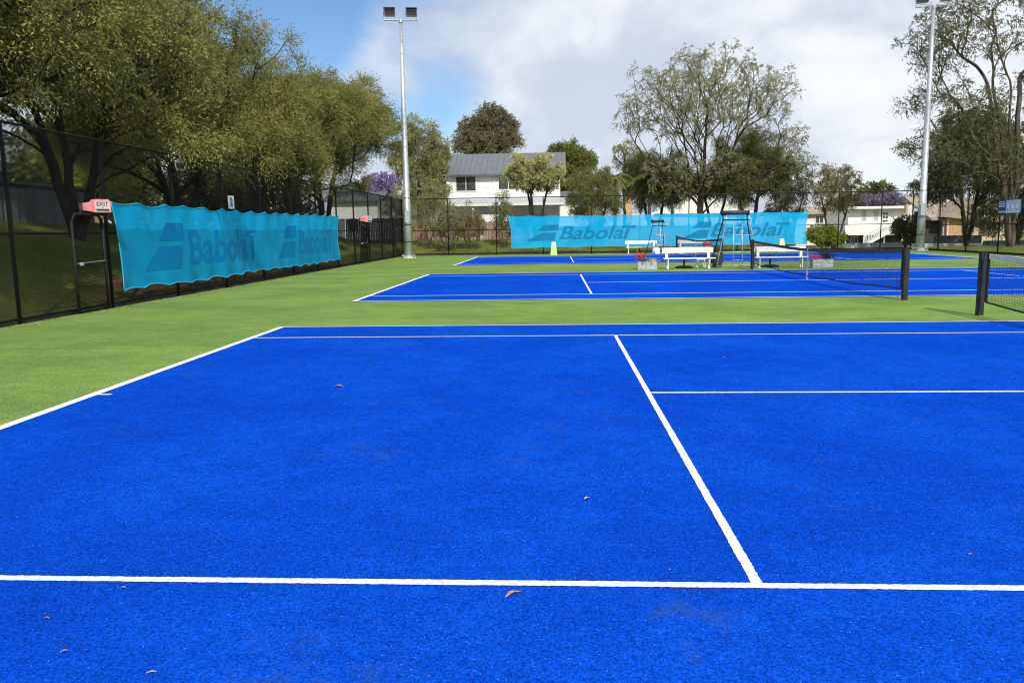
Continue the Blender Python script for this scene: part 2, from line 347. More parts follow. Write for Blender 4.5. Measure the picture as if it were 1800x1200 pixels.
# ------------------------------------------------------------------ terrain
def sst(a, b, x):
    t = np.clip((x-a)/(b-a), 0, 1); return t*t*(3-2*t)
def ter(x, y):
    x = np.asarray(x, float); y = np.asarray(y, float)
    left = 1.95*np.clip((-17.3-x)/4.6, 0, 1)**0.85*(1-0.55*sst(38, 47, y))
    amp = 0.85-0.60*sst(-10, -3, x)-0.35*sst(4, 12, x)
    far = amp*sst(43.3, 50, y)*(1-sst(-20, -17.5, -x)*0)
    far = far-sst(60, 85, y)*(0.3+0.9*sst(0, 20, x))
    right = 0.14*sst(15.2, 18, x)*(1-sst(44, 50, y))
    inside = (x > -17.3) & (y < 43.3) & (x < 15.2)
    h = np.where(x < -17.3, np.maximum(left, np.where(y > 43.3, far, 0)), far+right)
    return np.where(inside, -0.06, h-0.02)
def tz(x, y): return float(ter(x, y))

xs = np.concatenate([[-1500, -700, -300, -150, -90, -60], np.arange(-45, 60.1, 0.75), [75, 100, 150, 300, 700, 1500]])
ys = np.concatenate([[-1500, -600, -200, -80, -40], np.arange(-20, 70.1, 0.75), np.arange(75, 131, 5), [160, 250, 500, 1500]])
XX, YY = np.meshgrid(xs, ys); rngT = np.random.default_rng(3)
ZZ = ter(XX, YY); out = ~((XX > -17.4) & (XX < 15.3) & (YY < 43.4)); ZZ = ZZ+out*rngT.normal(0, 0.025, ZZ.shape)
nx, ny = len(xs), len(ys)
I = np.arange(nx*ny).reshape(ny, nx)
quads = np.stack([I[:-1, :-1], I[:-1, 1:], I[1:, 1:], I[1:, :-1]], -1).reshape(-1, 4)
me = bpy.data.meshes.new('ground'); me.from_pydata(np.stack([XX, YY, ZZ], -1).reshape(-1, 3).tolist(), [], quads.tolist()); me.update()
tag(link('ground', me, M['ground'], smooth=True), kind='structure')

XL, XR, YF, YB = -17.0, 14.9, 43.0, -14.0            # fence lines of the enclosure
mb = MB(); N = 40
mb.add([(XL-0.02, YB, 0), (XR+0.02, YB, 0), (XR+0.02, YF+0.02, 0), (XL-0.02, YF+0.02, 0)], [(0, 1, 2, 3)])
tag(mb.build('turf_surround', M['green']), kind='structure')
# dark joint in the carpet between the second and third court
jr = random.Random(4); pts = [(XL+0.3+i*0.5, 22.45+jr.uniform(-.02, .02)) for i in range(63)]
mb = MB(); mb.add([(x, y-0.035-jr.uniform(0, .02), 0.003) for x, y in pts]+[(x, y+0.035+jr.uniform(0, .02), 0.003) for x, y in pts], [(i, i+1, 63+i+1, 63+i) for i in range(62)])
tag(mb.build('turf_joint', mat('dirty_joint', (0.13, 0.13, 0.06), 0.95, 0.3, 3)), kind='structure')

def strip(x0, x1, y0, y1, z, jit=0.0, step=0.02, seed=0):
    mb = MB(); r = random.Random(seed)
    if jit == 0: return mb.add([(x0, y0, z), (x1, y0, z), (x1, y1, z), (x0, y1, z)], [(0, 1, 2, 3)])
    along = 0 if (x1-x0) > (y1-y0) else 1; L = (x1-x0) if along == 0 else (y1-y0); n = max(2, int(L/step))
    V = []
    w1 = w2 = 0.0
    w_ = 0.0
    for i in range(n+1):
        t = i/n*L; w1 = w1*0.97+r.gauss(0, jit*0.15); w2 = w2*0.97+r.gauss(0, jit*0.15)
        a = r.gauss(0, jit)+w1; b = r.gauss(0, jit)+w2
        V += [(x0+t, y0+a, z), (x0+t, y1+b, z)] if along == 0 else [(x0+a, y0+t, z), (x1+b, y0+t, z)]
    return mb.add(V, [(2*i, 2*i+2, 2*i+3, 2*i+1) for i in range(n)])

COURTS = [(0.0, 0.0), (0.0, 15.7244), (0.0, 33.8762)]
for ci, (cx, cy) in enumerate(COURTS):
    c = strip(-11.94, 11.94, -5.54, 5.54, 0.004).build('playing_court', M['blue']); c.location = (cx, cy, 0); tag(c, kind='structure')
    j = 0.0013 if ci == 0 else 0.0
    z = 0.004; hw = 0.025 if ci == 0 else 0.033
    for k, (x0, x1, y0, y1) in enumerate([(-11.885, 11.885, 5.485-2*hw, 5.485), (-11.885, 11.885, -5.485, -5.485+2*hw), (-11.835, 11.835, 4.115-hw, 4.115+hw), (-11.835, 11.835, -4.115-hw, -4.115+hw),
            (-11.94, -11.835, -5.485, 5.485), (11.835, 11.94, -5.485, 5.485), (-6.425, -6.375, -4.115+hw, 4.115-hw), (6.375, 6.425, -4.115+hw, 4.115-hw), (-6.375, 6.375, -hw, hw),
            (-11.835, -11.70, -0.025, 0.025), (11.70, 11.835, -0.025, 0.025)]):
        if k in (0, 1): x0, x1 = -11.83, 11.83
        strip(x0, x1, y0, y1, z+0.004, j if (x1-x0) > 1 or (y1-y0) > 1 else 0, 0.012, k).build('court_line', M['line'], c)

# kerbs at the foot of the fences
def kerb(x0, x1, y0, y1, z1=0.09): tag(MB().box(x0, x1, y0, y1, -0.05, z1).build('kerb', M['kerb']), kind='structure')
kerb(XL-0.17, XL-0.06, YB, YF+0.1); kerb(XL-0.06, XR+0.06, YF+0.07, YF+0.17, 0.10); kerb(XR+0.06, XR+0.16, YB, YF+0.07)

# grass on the banks: blades
def blades(n, x0, x1, y0, y1, h, seed, name, keep=None):
    r = np.random.default_rng(seed); x = r.uniform(x0, x1, n); y = r.uniform(y0, y1, n)
    if keep is not None: k = keep(x, y, r); x, y = x[k], y[k]
    p = np.stack([x, y, ter(x, y)-0.01], 1); n = len(p)
    d = np.stack([r.normal(0, .5, n), r.normal(0, .5, n), np.ones(n)], 1)
    me = leaf_mesh(name, p, d, r.uniform(.4, 1.2, n)*h, np.full(n, 0.02), r)
    return tag(link(name, me, M['grass']), 'short rough grass growing on the bank outside the court fence', 'grass', kind='stuff')
def tufty(x, y, r): return (np.sin(x*2.1+np.sin(y*1.7)*2)+np.sin(y*1.3+x)+r.normal(0, .8, len(x))) > -0.3
blades(52000, -23, XL-0.25, 2, 43, 0.11, 1, 'bank_grass', lambda x, y, r: tufty(x, y, r) & ((x < -18.6) | (r.random(len(x)) < 0.25)))
blades(70000, -19, 13.5, YF+0.25, 50.5, 0.10, 2, 'bank_grass', tufty)
blades(16000, XR+0.2, 27, 26, 47, 0.10, 5, 'verge_grass', tufty)

# ------------------------------------------------------------------ trees
def grow(seed, fork, trunk_r, crowns, clump_r, per, L, Wd, droop=0.4, stems=1, lean=(0, 0), shell=0.55, rmin=0.012, outward=0.7, mind=None, sweep=0.3, asc=0.35, wig=0.05, pw=0.48, bf=0.5):
    """crowns: list of (cx,cy,cz,rx,ry,rz,n). Returns (branch mesh, leaf mesh), base at the origin."""
    r = np.random.default_rng(seed); C = []; O = []
    for (cx, cy, cz, rx, ry, rz, n) in crowns:
        got = []; tries = 0; md = (mind or clump_r*0.85)
        while len(got) < n and tries < n*30:
            tries += 1
            d = r.normal(size=3); d /= np.linalg.norm(d)
            q = d*(r.random()**shell)*np.array([rx, ry, rz])*(1+0.16*math.sin(3*d[0]*2+seed)*math.cos(4*d[1]+2*d[2]+seed))
            p = np.array([cx, cy, cz])+q
            if p[2] < 0.5: continue
            if all(np.linalg.norm(p-k) > md*min(1, 0.4+tries and 1.0) for k in got[-60:]): got.append(p); O.append(q/np.array([rx, ry, rz]))
        C += got
    C = np.array(C); O = np.array(O)
    nodes = [np.zeros(3)]; par = [-1]; dirs = [np.array([0, 0, 1.0])]
    mid = np.mean(C, axis=0); chains = []
    for s in range(stems):
        a = 2*PI*s/max(1, stems)+r.uniform(-.5, .5)
        sp = 0 if stems == 1 else 1.0
        top = np.array([mid[0]*0.75+sp*math.cos(a)*1.1+lean[0], mid[1]*0.75+sp*math.sin(a)*1.1+lean[1], mid[2]*0.95])
        ctrl = np.array([sp*math.cos(a)*0.35+lean[0]*0.2, sp*math.sin(a)*0.35+lean[1]*0.2, fork])
        prev = 0; ch = [0]; k = max(6, int(mid[2]/0.45)); wob = np.zeros(3)
        for i in range(1, k+1):
            t = i/k; p = 2*t*(1-t)*ctrl+t*t*top; wob = wob*0.8+r.normal(0, 0.035, 3)*np.array([1, 1, 0]); p = p+wob
            nodes.append(p); par.append(prev); dirs.append(p-nodes[prev]); prev = len(nodes)-1; ch.append(prev)
        chains.append(ch)
    order = np.argsort(np.linalg.norm(C-np.array([mid[0], mid[1], fork]), axis=1)+r.uniform(0, 1.0, len(C)))
    NA = np.zeros((60000, 3)); NA[:len(nodes)] = nodes; tips = []; PL = np.zeros(60000)
    for i in range(1, len(nodes)): PL[i] = PL[par[i]]+np.linalg.norm(nodes[i]-nodes[par[i]])
    for ci in order:
        c = C[ci]; A = NA[:len(nodes)]; ok = A[:, 2] > fork*0.85
        hz = np.hypot(A[:, 0]-c[0], A[:, 1]-c[1]); d = np.linalg.norm(A-c, axis=1)+bf*PL[:len(nodes)]+0.9*np.maximum(0, A[:, 2]-c[2]+0.25+asc*hz)+np.where(ok, 0, 50)
        n0 = int(np.argmin(d)); a = nodes[n0]; dist = np.linalg.norm(c-a)
        dd = dirs[n0]/(np.linalg.norm(dirs[n0])+1e-9)
        ctrl = a+dd*dist*sweep+r.normal(0, wig*dist, 3)+np.array([0, 0, 0.08*dist])
        k = max(2, int(dist/0.4)); prev = n0; ch = [n0]
        for i in range(1, k+1):
            t = i/k; p = (1-t)**2*a+2*t*(1-t)*ctrl+t*t*c+r.normal(0, 0.025, 3)
            NA[len(nodes)] = p; PL[len(nodes)] = PL[prev]+np.linalg.norm(p-nodes[prev]); nodes.append(p); par.append(prev); dirs.append(p-nodes[prev]); prev = len(nodes)-1; ch.append(prev)
        chains.append(ch); tips.append(prev)
    cnt = np.zeros(len(nodes)); cnt[tips] = 1
    for i in range(len(nodes)-1, 0, -1): cnt[par[i]] += cnt[i]
    R = np.maximum(rmin, trunk_r*(np.maximum(cnt, 0.4)/cnt[0])**pw)
    mb = MB()
    for ch in chains:
        pts = [nodes[i] for i in ch]; rr = [R[i] for i in ch]
        if ch[0] == 0:
            rr[0] = rr[1]*1.35; n = 8; pts[0] = pts[0]-np.array([0, 0, 0.25])
        else: rr[0] = min(rr[0], rr[1]*1.25); n = 5
        mb.tube(pts, rr, n, caps=False)
    bme = bpy.data.meshes.new('branches'); bme.from_pydata(mb.v, [], mb.f); bme.update()
    bme.polygons.foreach_set('use_smooth', [True]*len(bme.polygons))
    # leaves: sprays of ~8 leaves around each clump
    ns = max(1, per//8); nc = len(C); S0 = np.repeat(C, ns, 0); OO = np.repeat(O, ns, 0); n = len(S0)
    sz = np.repeat(r.uniform(0.65, 1.25, nc), ns)
    sd = r.normal(size=(n, 3)); sd /= np.linalg.norm(sd, axis=1, keepdims=True); sd = sd+OO*outward; sd /= np.linalg.norm(sd, axis=1, keepdims=True)
    SL = clump_r*sz*r.uniform(0.5, 1.15, n); base = S0+r.normal(0, 0.16, (n, 3))*clump_r
    t = np.tile(np.linspace(0.2, 1.0, 8), n); i8 = np.repeat(np.arange(n), 8)
    p = base[i8]+sd[i8]*(SL[i8]*t)[:, None]; p[:, 2] -= droop*SL[i8]*t*t
    p += r.normal(0, 0.02, p.shape)
    tang = sd[i8].copy(); tang[:, 2] -= 2*droop*t
    d = tang/np.linalg.norm(tang, axis=1, keepdims=True)*0.7+r.normal(0, 0.45, p.shape); d[:, 2] -= droop*0.6
    keep = p[:, 2] > 0.3; p, d = p[keep], d[keep]; i8 = i8[keep]; m = len(p)
    tn = np.clip(np.repeat(np.repeat(r.random(nc), ns), 8)[keep]*0.45+r.random(m)*0.55, 0, 1)
    lme = leaf_mesh('leaves', p, d, r.uniform(.7, 1.25, m)*L, r.uniform(.75, 1.2, m)*Wd, r, tn)
    return bme, lme
def plant(name, label, cat, meshes, loc, bark, leafm, rz=0.0, scale=1.0, group=None, zs=None):
    t = thing(name, label, cat, loc, rz, group); t.scale = (scale, scale, zs or scale)
    b = bpy.data.objects.new('trunk', meshes[0]); COL.objects.link(b); b.parent = t
    c = bpy.data.objects.new('crown', meshes[1]); COL.objects.link(c); c.parent = t
    for o, mm in ((b, bark), (c, leafm)):
        if not o.data.materials: o.data.materials.append(mm)
        elif o.data.materials[0] != mm: o.material_slots[0].link = 'OBJECT'; o.material_slots[0].material = mm
    return t

# the row of weeping trees along the left-hand fence
def lobes(seed, R, zc, Z, n, cl):
    q = np.random.default_rng(seed); L_ = [(0, 0, zc, R*0.66, R*0.66, Z*0.66, cl)]
    for k in range(n):
        a = 2*PI*k/n+q.uniform(-.35, .35); zz = zc+Z*q.uniform(-0.75, 0.7); rr = R*(0.72-0.25*max(0, (zz-zc)/Z))
        L_.append((rr*math.cos(a), rr*math.sin(a), zz, R*q.uniform(.26, .38), R*q.uniform(.26, .38), Z*q.uniform(.24, .36), cl))
    L_.append((0, 0, zc+Z*0.72, R*0.5, R*0.5, Z*0.3, cl)); return L_
rowA = [grow(s, 1.0, 0.20, lobes(s, 4.0, 4.7, 2.85, 17, 17), 0.66, 520, 0.088, 0.031, droop=0.16, stems=3, shell=0.36, outward=0.9, mind=0.36, sweep=0.2) for s in (11, 12, 13)]
LT = [
    (-20.9, -4.6, 3.2, 1.2, 1, 'olive tree before the dense near tree, mostly beyond the picture'),  # x, y, rz, scale, label
    (-20.8, 2.0, 0.4, 1.2, 0, 'dense olive tree overhanging the fence at the near end of the row'),
    (-20.5, 8.2, 2.1, 1.12, 1, 'dense olive tree with dark leaning trunks behind the pink EXIT box'),
    (-20.7, 14.2, 4.0, 1.10, 2, 'olive tree with forked trunks behind the first emblem of the long cyan screen'),
    (-20.6, 20.5, 1.0, 1.08, 0, 'bushy olive tree behind the square court number 2 sign'),
    (-20.7, 27.0, 3.0, 1.06, 1, 'bushy olive tree behind the far end of the long cyan screen'),
    (-20.8, 33.5, 5.2, 1.13, 2, 'olive tree over the small far pink box on the fence'),
    (-21.3, 40.0, 0.2, 1.22, 1, 'last olive tree of the row, drooping beside the galvanised light pole'),
]
for x, y, rz, sc, k, lab in LT:
    plant('weeping_tree', lab, 'tree', rowA[k], (x, y, tz(x, y)-0.1), M['dark_bark'], M['lf_olive'], rz, sc, 'weeping trees in a row behind the fence')

def bgtree(label, u, vtop, vbot, hw, Y, seed, bark, leafm, n=45, per=160, cr=None, L=0.2, Wd=0.06, droop=0.3, stems=1, trunk=0.16, shell=0.45, name='tree', forkf=0.5, group=None, ry=0.8, outward=0.7, rmin=0.015, extra=(), mind=None, **kw):
    x = gx(u, Y); zb = tz(x, Y); s = np.linalg.norm(at(u, 400, Y)-CAM)/FPX
    top = gz(u, vtop, Y)-zb; bot = gz(u, vbot, Y)-zb; r = hw*s; cr = cr or max(0.35, r*0.26)
    rz = max(0.3, (top-bot)/2-cr*0.55); rr = max(0.3, r-cr*0.55)
    cs = [(0, 0, (top+bot)/2, rr, rr*ry, rz, n)]
    for (du, v, eu, ev, en) in extra: cs.append((du*s, 0, gz(u, v, Y)-zb, eu*s, eu*s*ry, ev*s, en))
    ms = grow(seed, max(0.4, bot*forkf if bot > 1 else (top+bot)*0.2), trunk, cs, cr, per, L, Wd, droop, stems, shell=shell, outward=outward, rmin=rmin, mind=mind, **kw)
    return plant(name, label, 'tree' if 'shrub' not in name and 'bush' not in name else 'shrub', ms, (x, Y, zb), bark, leafm, group=group)

bgtree('tall pale olive tree directly behind the light pole beside the white house', 738, 215, 330, 48, 53, 21, M['bark'], M['lf_palegreen'], 55, 220, cr=0.6, L=0.17, Wd=0.05, droop=0.3, mind=0.45, extra=((0, 225, 34, 22, 24), (-30, 275, 26, 24, 22), (34, 262, 22, 24, 20), (10, 330, 44, 26, 34)))
bgtree('dense rounded green tree touching the edge of the grey house roof', 768, 238, 345, 26, 58, 22, M['bark'], M['lf_green'], 50, 300, L=0.2, Wd=0.07, mind=0.4)
bgtree('big bronze gum tree rising alone behind the grey roof', 861, 200, 285, 40, 110, 23, M['bark'], M['lf_brown'], 40, 230, cr=1.0, L=0.34, Wd=0.11, droop=0.2, shell=0.42, trunk=0.4, mind=0.7, extra=((-36, 250, 19, 13, 20), (36, 246, 19, 16, 20), (4, 203, 24, 15, 26), (-24, 222, 20, 13, 18), (28, 222, 18, 14, 18), (0, 262, 50, 14, 28)))
bgtree('cream flowering tree in front of the white two-storey house', 942, 268, 340, 62, 50, 24, M['dark_bark'], M['lf_pale'], 80, 190, cr=0.42, L=0.15, Wd=0.075, droop=0.1, stems=3, trunk=0.15, forkf=0.35, mind=0.4)
bgtree('round dark green tree past the end of the grey roof', 1003, 262, 365, 36, 80, 25, M['bark'], M['lf_green'], 70, 330, cr=0.7, L=0.24, Wd=0.10, droop=0.1, mind=0.5, extra=((-8, 268, 28, 14, 30), (18, 280, 24, 18, 26), (-24, 285, 22, 18, 22)))
bgtree('wispy brownish she-oak between the flowering tree and the palms', 1045, 288, 392, 52, 50, 26, M['bark'], M['lf_needle'], 80, 300, cr=0.55, L=0.24, Wd=0.032, droop=0.35, stems=3, trunk=0.12, mind=0.4)
bgtree('grey wispy gum sapling leaning above the palms', 1098, 236, 300, 30, 62, 27, M['bark'], M['lf_grey'], 22, 70, L=0.3, Wd=0.06, droop=0.7, trunk=0.12)
bgtree('tall open-crowned gum with bare forking limbs behind the far cyan screen', 1230, 76, 262, 128, 52, 28, M['dark_bark'], M['lf_grey'], 400, 76, cr=0.55, L=0.19, Wd=0.05, droop=0.35, trunk=0.25, shell=0.40, forkf=0.30, rmin=0.011, outward=0.3, extra=((-112, 195, 30, 35, 26), (118, 165, 36, 45, 40), (150, 245, 26, 22, 20), (165, 290, 22, 20, 14), (-10, 290, 90, 40, 60)), mind=0.55, stems=1, sweep=0.12, wig=0.03, pw=0.5, asc=0.4, bf=0.6)
bgtree('dark weeping she-oak right of the tall gum trunk', 1315, 212, 366, 74, 56, 29, M['bark'], M['lf_needle'], 150, 330, cr=0.7, L=0.30, Wd=0.036, droop=0.5, trunk=0.2, stems=2, forkf=0.4, mind=0.5)
bgtree('sparse she-oak leaning out over the far screen corner', 1385, 272, 392, 44, 54, 30, M['bark'], M['lf_gum'], 70, 170, cr=0.5, L=0.24, Wd=0.04, droop=0.5, trunk=0.12, stems=2, mind=0.4)
bgtree('low dark she-oak left of the tall gum trunk', 1150, 258, 366, 70, 57, 31, M['dark_bark'], M['lf_needle'], 120, 330, cr=0.7, L=0.30, Wd=0.036, droop=0.5, trunk=0.15, stems=2, mind=0.5)
bgtree('dense she-oak thicket tree low behind the middle of the far screen', 1255, 292, 345, 70, 60, 32, M['dark_bark'], M['lf_gum'], 80, 300, cr=0.7, L=0.34, Wd=0.05, droop=0.5, trunk=0.15, stems=2, mind=0.5)
bgtree('slim tan-leaved tree just past the end of the far screen', 1466, 284, 380, 42, 48, 33, M['bark'], M['lf_tan'], 90, 150, cr=0.42, L=0.15, Wd=0.042, droop=0.25, trunk=0.10, stems=2, forkf=0.5, mind=0.35)
bgtree('bright yellow-green shrub under the slim tan-leaved tree', 1448, 392, 440, 32, 47, 34, M['bark'], M['lf_bright'], 34, 130, L=0.2, Wd=0.09, droop=0.1, stems=3, trunk=0.05, name='leafy_shrub')
bgtree('far green tree showing over the flat-roofed white house', 1538, 318, 352, 26, 120, 35, M['bark'], M['lf_gum'], 24, 160, cr=1.1, L=0.5, Wd=0.2)
bgtree('purple flowering jacaranda behind the flat-roofed white house', 1556, 337, 364, 46, 108, 36, M['bark'], M['lf_jacmix'], 34, 120, cr=0.9, L=0.40, Wd=0.16)
bgtree('green tree fringed with purple blossom behind the flat roof', 1500, 342, 370, 40, 112, 37, M['bark'], M['lf_gum'], 30, 160, cr=1.1, L=0.45, Wd=0.2)
bgtree('purple jacaranda seen through the fence left of the light pole', 672, 300, 352, 40, 66, 38, M['dark_bark'], M['lf_jac'], 34, 150, L=0.28, Wd=0.12, trunk=0.15)
bgtree('dark glossy shrub against the white house with the outside stairs', 1594, 374, 432, 26, 47.5, 39, M['dark_bark'], M['lf_dark'], 36, 100, L=0.2, Wd=0.075, droop=-0.1, stems=3, trunk=0.06, name='dark_shrub')
bgtree('dark spreading tree hanging over the tan house roof', 1700, 180, 322, 66, 47, 40, M['dark_bark'], M['lf_gum'], 150, 230, cr=0.6, L=0.22, Wd=0.055, droop=0.5, trunk=0.18, mind=0.45, stems=2, extra=((-48, 320, 30, 26, 34), (40, 300, 36, 40, 40)))
for i, (u, vt, vb, hw, Y, lab) in enumerate([(752, 318, 425, 36, 46.5, 'thin bare-stemmed sapling just right of the light pole'),
        (826, 352, 430, 34, 46, 'scrubby olive sapling in front of the brown paling fence'), (884, 330, 430, 24, 46.5, 'scrubby sapling at the near edge of the far screen'),
        (700, 325, 410, 30, 49, 'scrubby tree in the corner behind the light pole'), (786, 350, 432, 30, 45.6, 'leaning sapling midway between the light pole and the back screen')]):
    bgtree(lab, u, vt, vb, hw, Y, 50+i, M['bark'], M['lf_palegreen'] if i != 1 else M['lf_tan'], 56, 130, cr=0.36, L=0.13, Wd=0.036, droop=0.2, stems=3, trunk=0.06, mind=0.25, name='sapling', rmin=0.008, group='saplings along the bank', shell=0.6, forkf=0.3)
# bright bush and hedge behind the left-hand fence
for i, (x, y, h, r, lm_, lab) in enumerate([(-26.6, 24.3, 3.9, 2.1, 'lf_bright', 'sunlit lime green bush above the sheet iron fence'), (-27, 28, 3.2, 2.2, 'lf_green', 'green bush beside the cream house behind the long screen'),
        (-26, 34, 3.6, 2.4, 'lf_olive', 'tangled olive bush behind the middle of the long screen'), (-27, 40, 3.4, 2.4, 'lf_green', 'green bush near the far end of the long screen'), (-31, 12, 5.5, 3.0, 'lf_dark', 'tall dark bush behind the sheet iron fence'),
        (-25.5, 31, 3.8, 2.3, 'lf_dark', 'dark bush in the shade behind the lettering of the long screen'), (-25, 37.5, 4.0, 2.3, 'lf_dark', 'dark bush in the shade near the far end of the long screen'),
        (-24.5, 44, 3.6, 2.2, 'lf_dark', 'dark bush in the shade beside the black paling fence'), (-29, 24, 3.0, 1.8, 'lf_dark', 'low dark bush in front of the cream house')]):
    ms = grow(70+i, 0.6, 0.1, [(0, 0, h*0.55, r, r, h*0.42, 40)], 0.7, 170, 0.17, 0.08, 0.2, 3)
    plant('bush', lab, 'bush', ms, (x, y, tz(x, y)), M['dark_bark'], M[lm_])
# trees and scrub that close the view far behind the left row
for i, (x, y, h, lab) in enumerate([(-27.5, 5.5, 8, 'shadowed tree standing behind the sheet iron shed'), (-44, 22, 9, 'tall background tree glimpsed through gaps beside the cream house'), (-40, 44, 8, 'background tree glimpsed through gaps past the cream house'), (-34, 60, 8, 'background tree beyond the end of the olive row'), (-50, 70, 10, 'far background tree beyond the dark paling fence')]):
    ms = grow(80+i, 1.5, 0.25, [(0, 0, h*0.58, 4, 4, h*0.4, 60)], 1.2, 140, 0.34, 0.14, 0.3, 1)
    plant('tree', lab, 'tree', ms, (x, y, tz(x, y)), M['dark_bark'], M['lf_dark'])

# big eucalyptus at the right
ms = grow(91, 3.0, 0.29, [(-4.6, 0, 12.4, 2.6, 2.0, 2.3, 80), (-5.6, 0, 8.9, 1.4, 1.5, .8, 18), (-5.2, .3, 6.2, 1.6, 1.5, .9, 24), (-2.4, 0, 8.3, 2.4, 2, 1.8, 60), (0.5, .5, 14.5, 5.0, 4, 3.6, 130),
      (4.0, 0, 10.5, 3.6, 3.5, 4.4, 110), (-1.6, 0, 5.6, 2.6, 2, 1.5, 60), (3.2, 0, 6.0, 3.0, 2.5, 2.0, 60)], 0.62, 100, 0.18, 0.05, droop=0.3, stems=4, shell=0.5, rmin=0.013, outward=0.35, mind=0.5, sweep=0.45, lean=(-0.8, 0))
plant('gum_tree', 'big eucalyptus with dark forked trunks behind the fence banner', 'tree', ms, (20.3, 42.0, tz(20.3, 42)-0.1), M['pale_bark'], M['lf_gum'])
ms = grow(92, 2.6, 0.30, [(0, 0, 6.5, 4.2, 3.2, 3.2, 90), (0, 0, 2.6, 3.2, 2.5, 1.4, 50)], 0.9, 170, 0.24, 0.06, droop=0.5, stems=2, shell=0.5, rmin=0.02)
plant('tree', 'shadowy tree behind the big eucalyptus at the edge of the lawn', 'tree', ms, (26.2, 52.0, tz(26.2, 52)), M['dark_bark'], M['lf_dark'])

# palms
def palm(u, v, Y, n, flen, seed, lab):
    x = gx(u, Y); zb = tz(x, Y); top = gz(u, v, Y)-zb; r = np.random.default_rng(seed)
    t = thing('palm_tree', lab, 'palm', (x, Y, zb), group=None)
    MB().tube([(0, 0, -0.2), (0.05, 0, top*0.5), (0, 0, top)], [0.17, 0.13, 0.11], 8).build('trunk', M['bark'], t, True)
    for k in range(n):
        a = 2*PI*k/n+r.uniform(-.3, .3); e = r.uniform(0.2, 1.2); pts = []
        for i in range(9):
            s = i/8; pts.append(np.array([math.cos(a)*flen*s*math.cos(e*(1-s)), math.sin(a)*flen*s*math.cos(e*(1-s)), top+flen*(math.sin(e)*s-0.95*s*s)]))
        P = []; D = []
        for i in range(36):
            s = 0.12+0.88*i/35; f = s*8; j = min(7, int(f)); q = pts[j]+(pts[j+1]-pts[j])*(f-j); tg = pts[j+1]-pts[j]; tg /= np.linalg.norm(tg)
            sd = np.cross(tg, (0, 0, 1)); sd /= np.linalg.norm(sd)+1e-6
            for sg in (-1, 1): P.append(q); D.append(sd*sg*0.8+tg*0.5+np.array([0, 0, -0.45]))
        m_ = len(P); me = leaf_mesh('frond', np.array(P), np.array(D), np.full(m_, flen*0.28), np.full(m_, 0.065), r, np.clip(r.normal(0.5, .2, m_), 0, 1))
        f_ = link('frond', me, M['lf_palm'], t)
        MB().tube(pts, [0.025]*8+[0.006], 4).build('rib', M['lf_palm'] if False else M['bark'], f_)
palm(1080, 312, 53.5, 11, 1.35, 1, 'yellow-green palm nearest the wispy brownish she-oak')
palm(1140, 312, 54.8, 11, 1.4, 2, 'green palm tucked beside the low dark she-oak')
palm(1180, 332, 55.0, 10, 1.3, 3, 'short palm with golden fronds just left of the tall gum trunk')

# ------------------------------------------------------------------ fences of the enclosure
def chainlink(name, mapf, L, z0, z1, pitch=0.062, r=0.0026):
    H = z1-z0; P = []; Q = []
    for sgn in (1, -1):
        s = np.arange(-H, L, pitch) if sgn == 1 else np.arange(0, L+H, pitch)
        for a in s:
            lo = max(0.0, (-a if sgn == 1 else a-L)); hi = min(H, (L-a if sgn == 1 else a))
            if hi-lo < 0.02: continue
            P.append((a+sgn*lo, z0+lo)); Q.append((a+sgn*hi, z0+hi))
    P = np.array(P); Q = np.array(Q)
    off = np.where(np.arange(len(P)) < len(P)/2, 0.003, -0.003)
    f = lambda A: np.stack([mapf(a, z, o) for (a, z), o in zip(A, off)])
    return wires_mesh(name, f(P), f(Q), r)
FH = 3.6
lf = thing('chain_link_fence', 'tall black chain-link fence carrying the long cyan screen and the pink boxes', 'fence', (XL, 0, 0))
link('netting', chainlink('netting', lambda a, z, o: (o, -10+a, z), 53.0, 0.06, FH, 0.060, 0.0036), M['wire'], lf)['kind'] = 'stuff'
LP = [6.3-3.05*k for k in range(1, 5)][::-1]+[6.3+3.05*k for k in range(13)]
for y in LP:
    MB().tube([(-0.05, y, -0.1), (-0.05, y, FH+0.02)], 0.036, 8).build('post', M['black_steel'], lf, True)
for z, rr in ((FH, 0.026), (1.63, 0.02), (0.09, 0.018)):
    MB().tube([(-0.045, -10, z), (-0.045, 15, z), (-0.045, 43.0, z)], rr, 6).build('rail', M['black_steel'], lf, True)
def gate(parent, along, y0, y1, lab, lpos):
    gt = MB()
    for y in (y0, y1): gt.tube([(0.05, y, 0.02), (0.05, y, 1.86)], 0.03, 8)
    gt.tube([(0.05, y0, 1.84), (0.05, y0+0.12, 2.02), (0.05, y1-0.12, 2.02), (0.05, y1, 1.84)], 0.028, 8); gt.tube([(0.05, y0, 0.06), (0.05, y1, 0.06)], 0.022, 6)
    go = gt.build('gate', M['black_steel'], parent, True); go['label'] = lab
    MB().tube([(0.07, y0+0.05, 1.02), (0.07, y1-0.02, 1.05)], 0.008, 5).bbox(0.05, 0.10, y0+0.14, y0+0.24, 0.97, 1.04, 0.01).build('latch', M['galv'], go)
    wm = chainlink('gate_mesh', lambda a, z, o: (0.05+o, y0+a, z), y1-y0, 0.08, 1.84, 0.06, 0.0028); link('gate_mesh', wm, M['wire'], go)['kind'] = 'stuff'
gate(lf, 1, 7.95, 9.02, 'tubular framed walk gate under the near pink box', 0)
gate(lf, 1, 31.5, 32.9, 'tubular framed walk gate under the far pink box', 0)

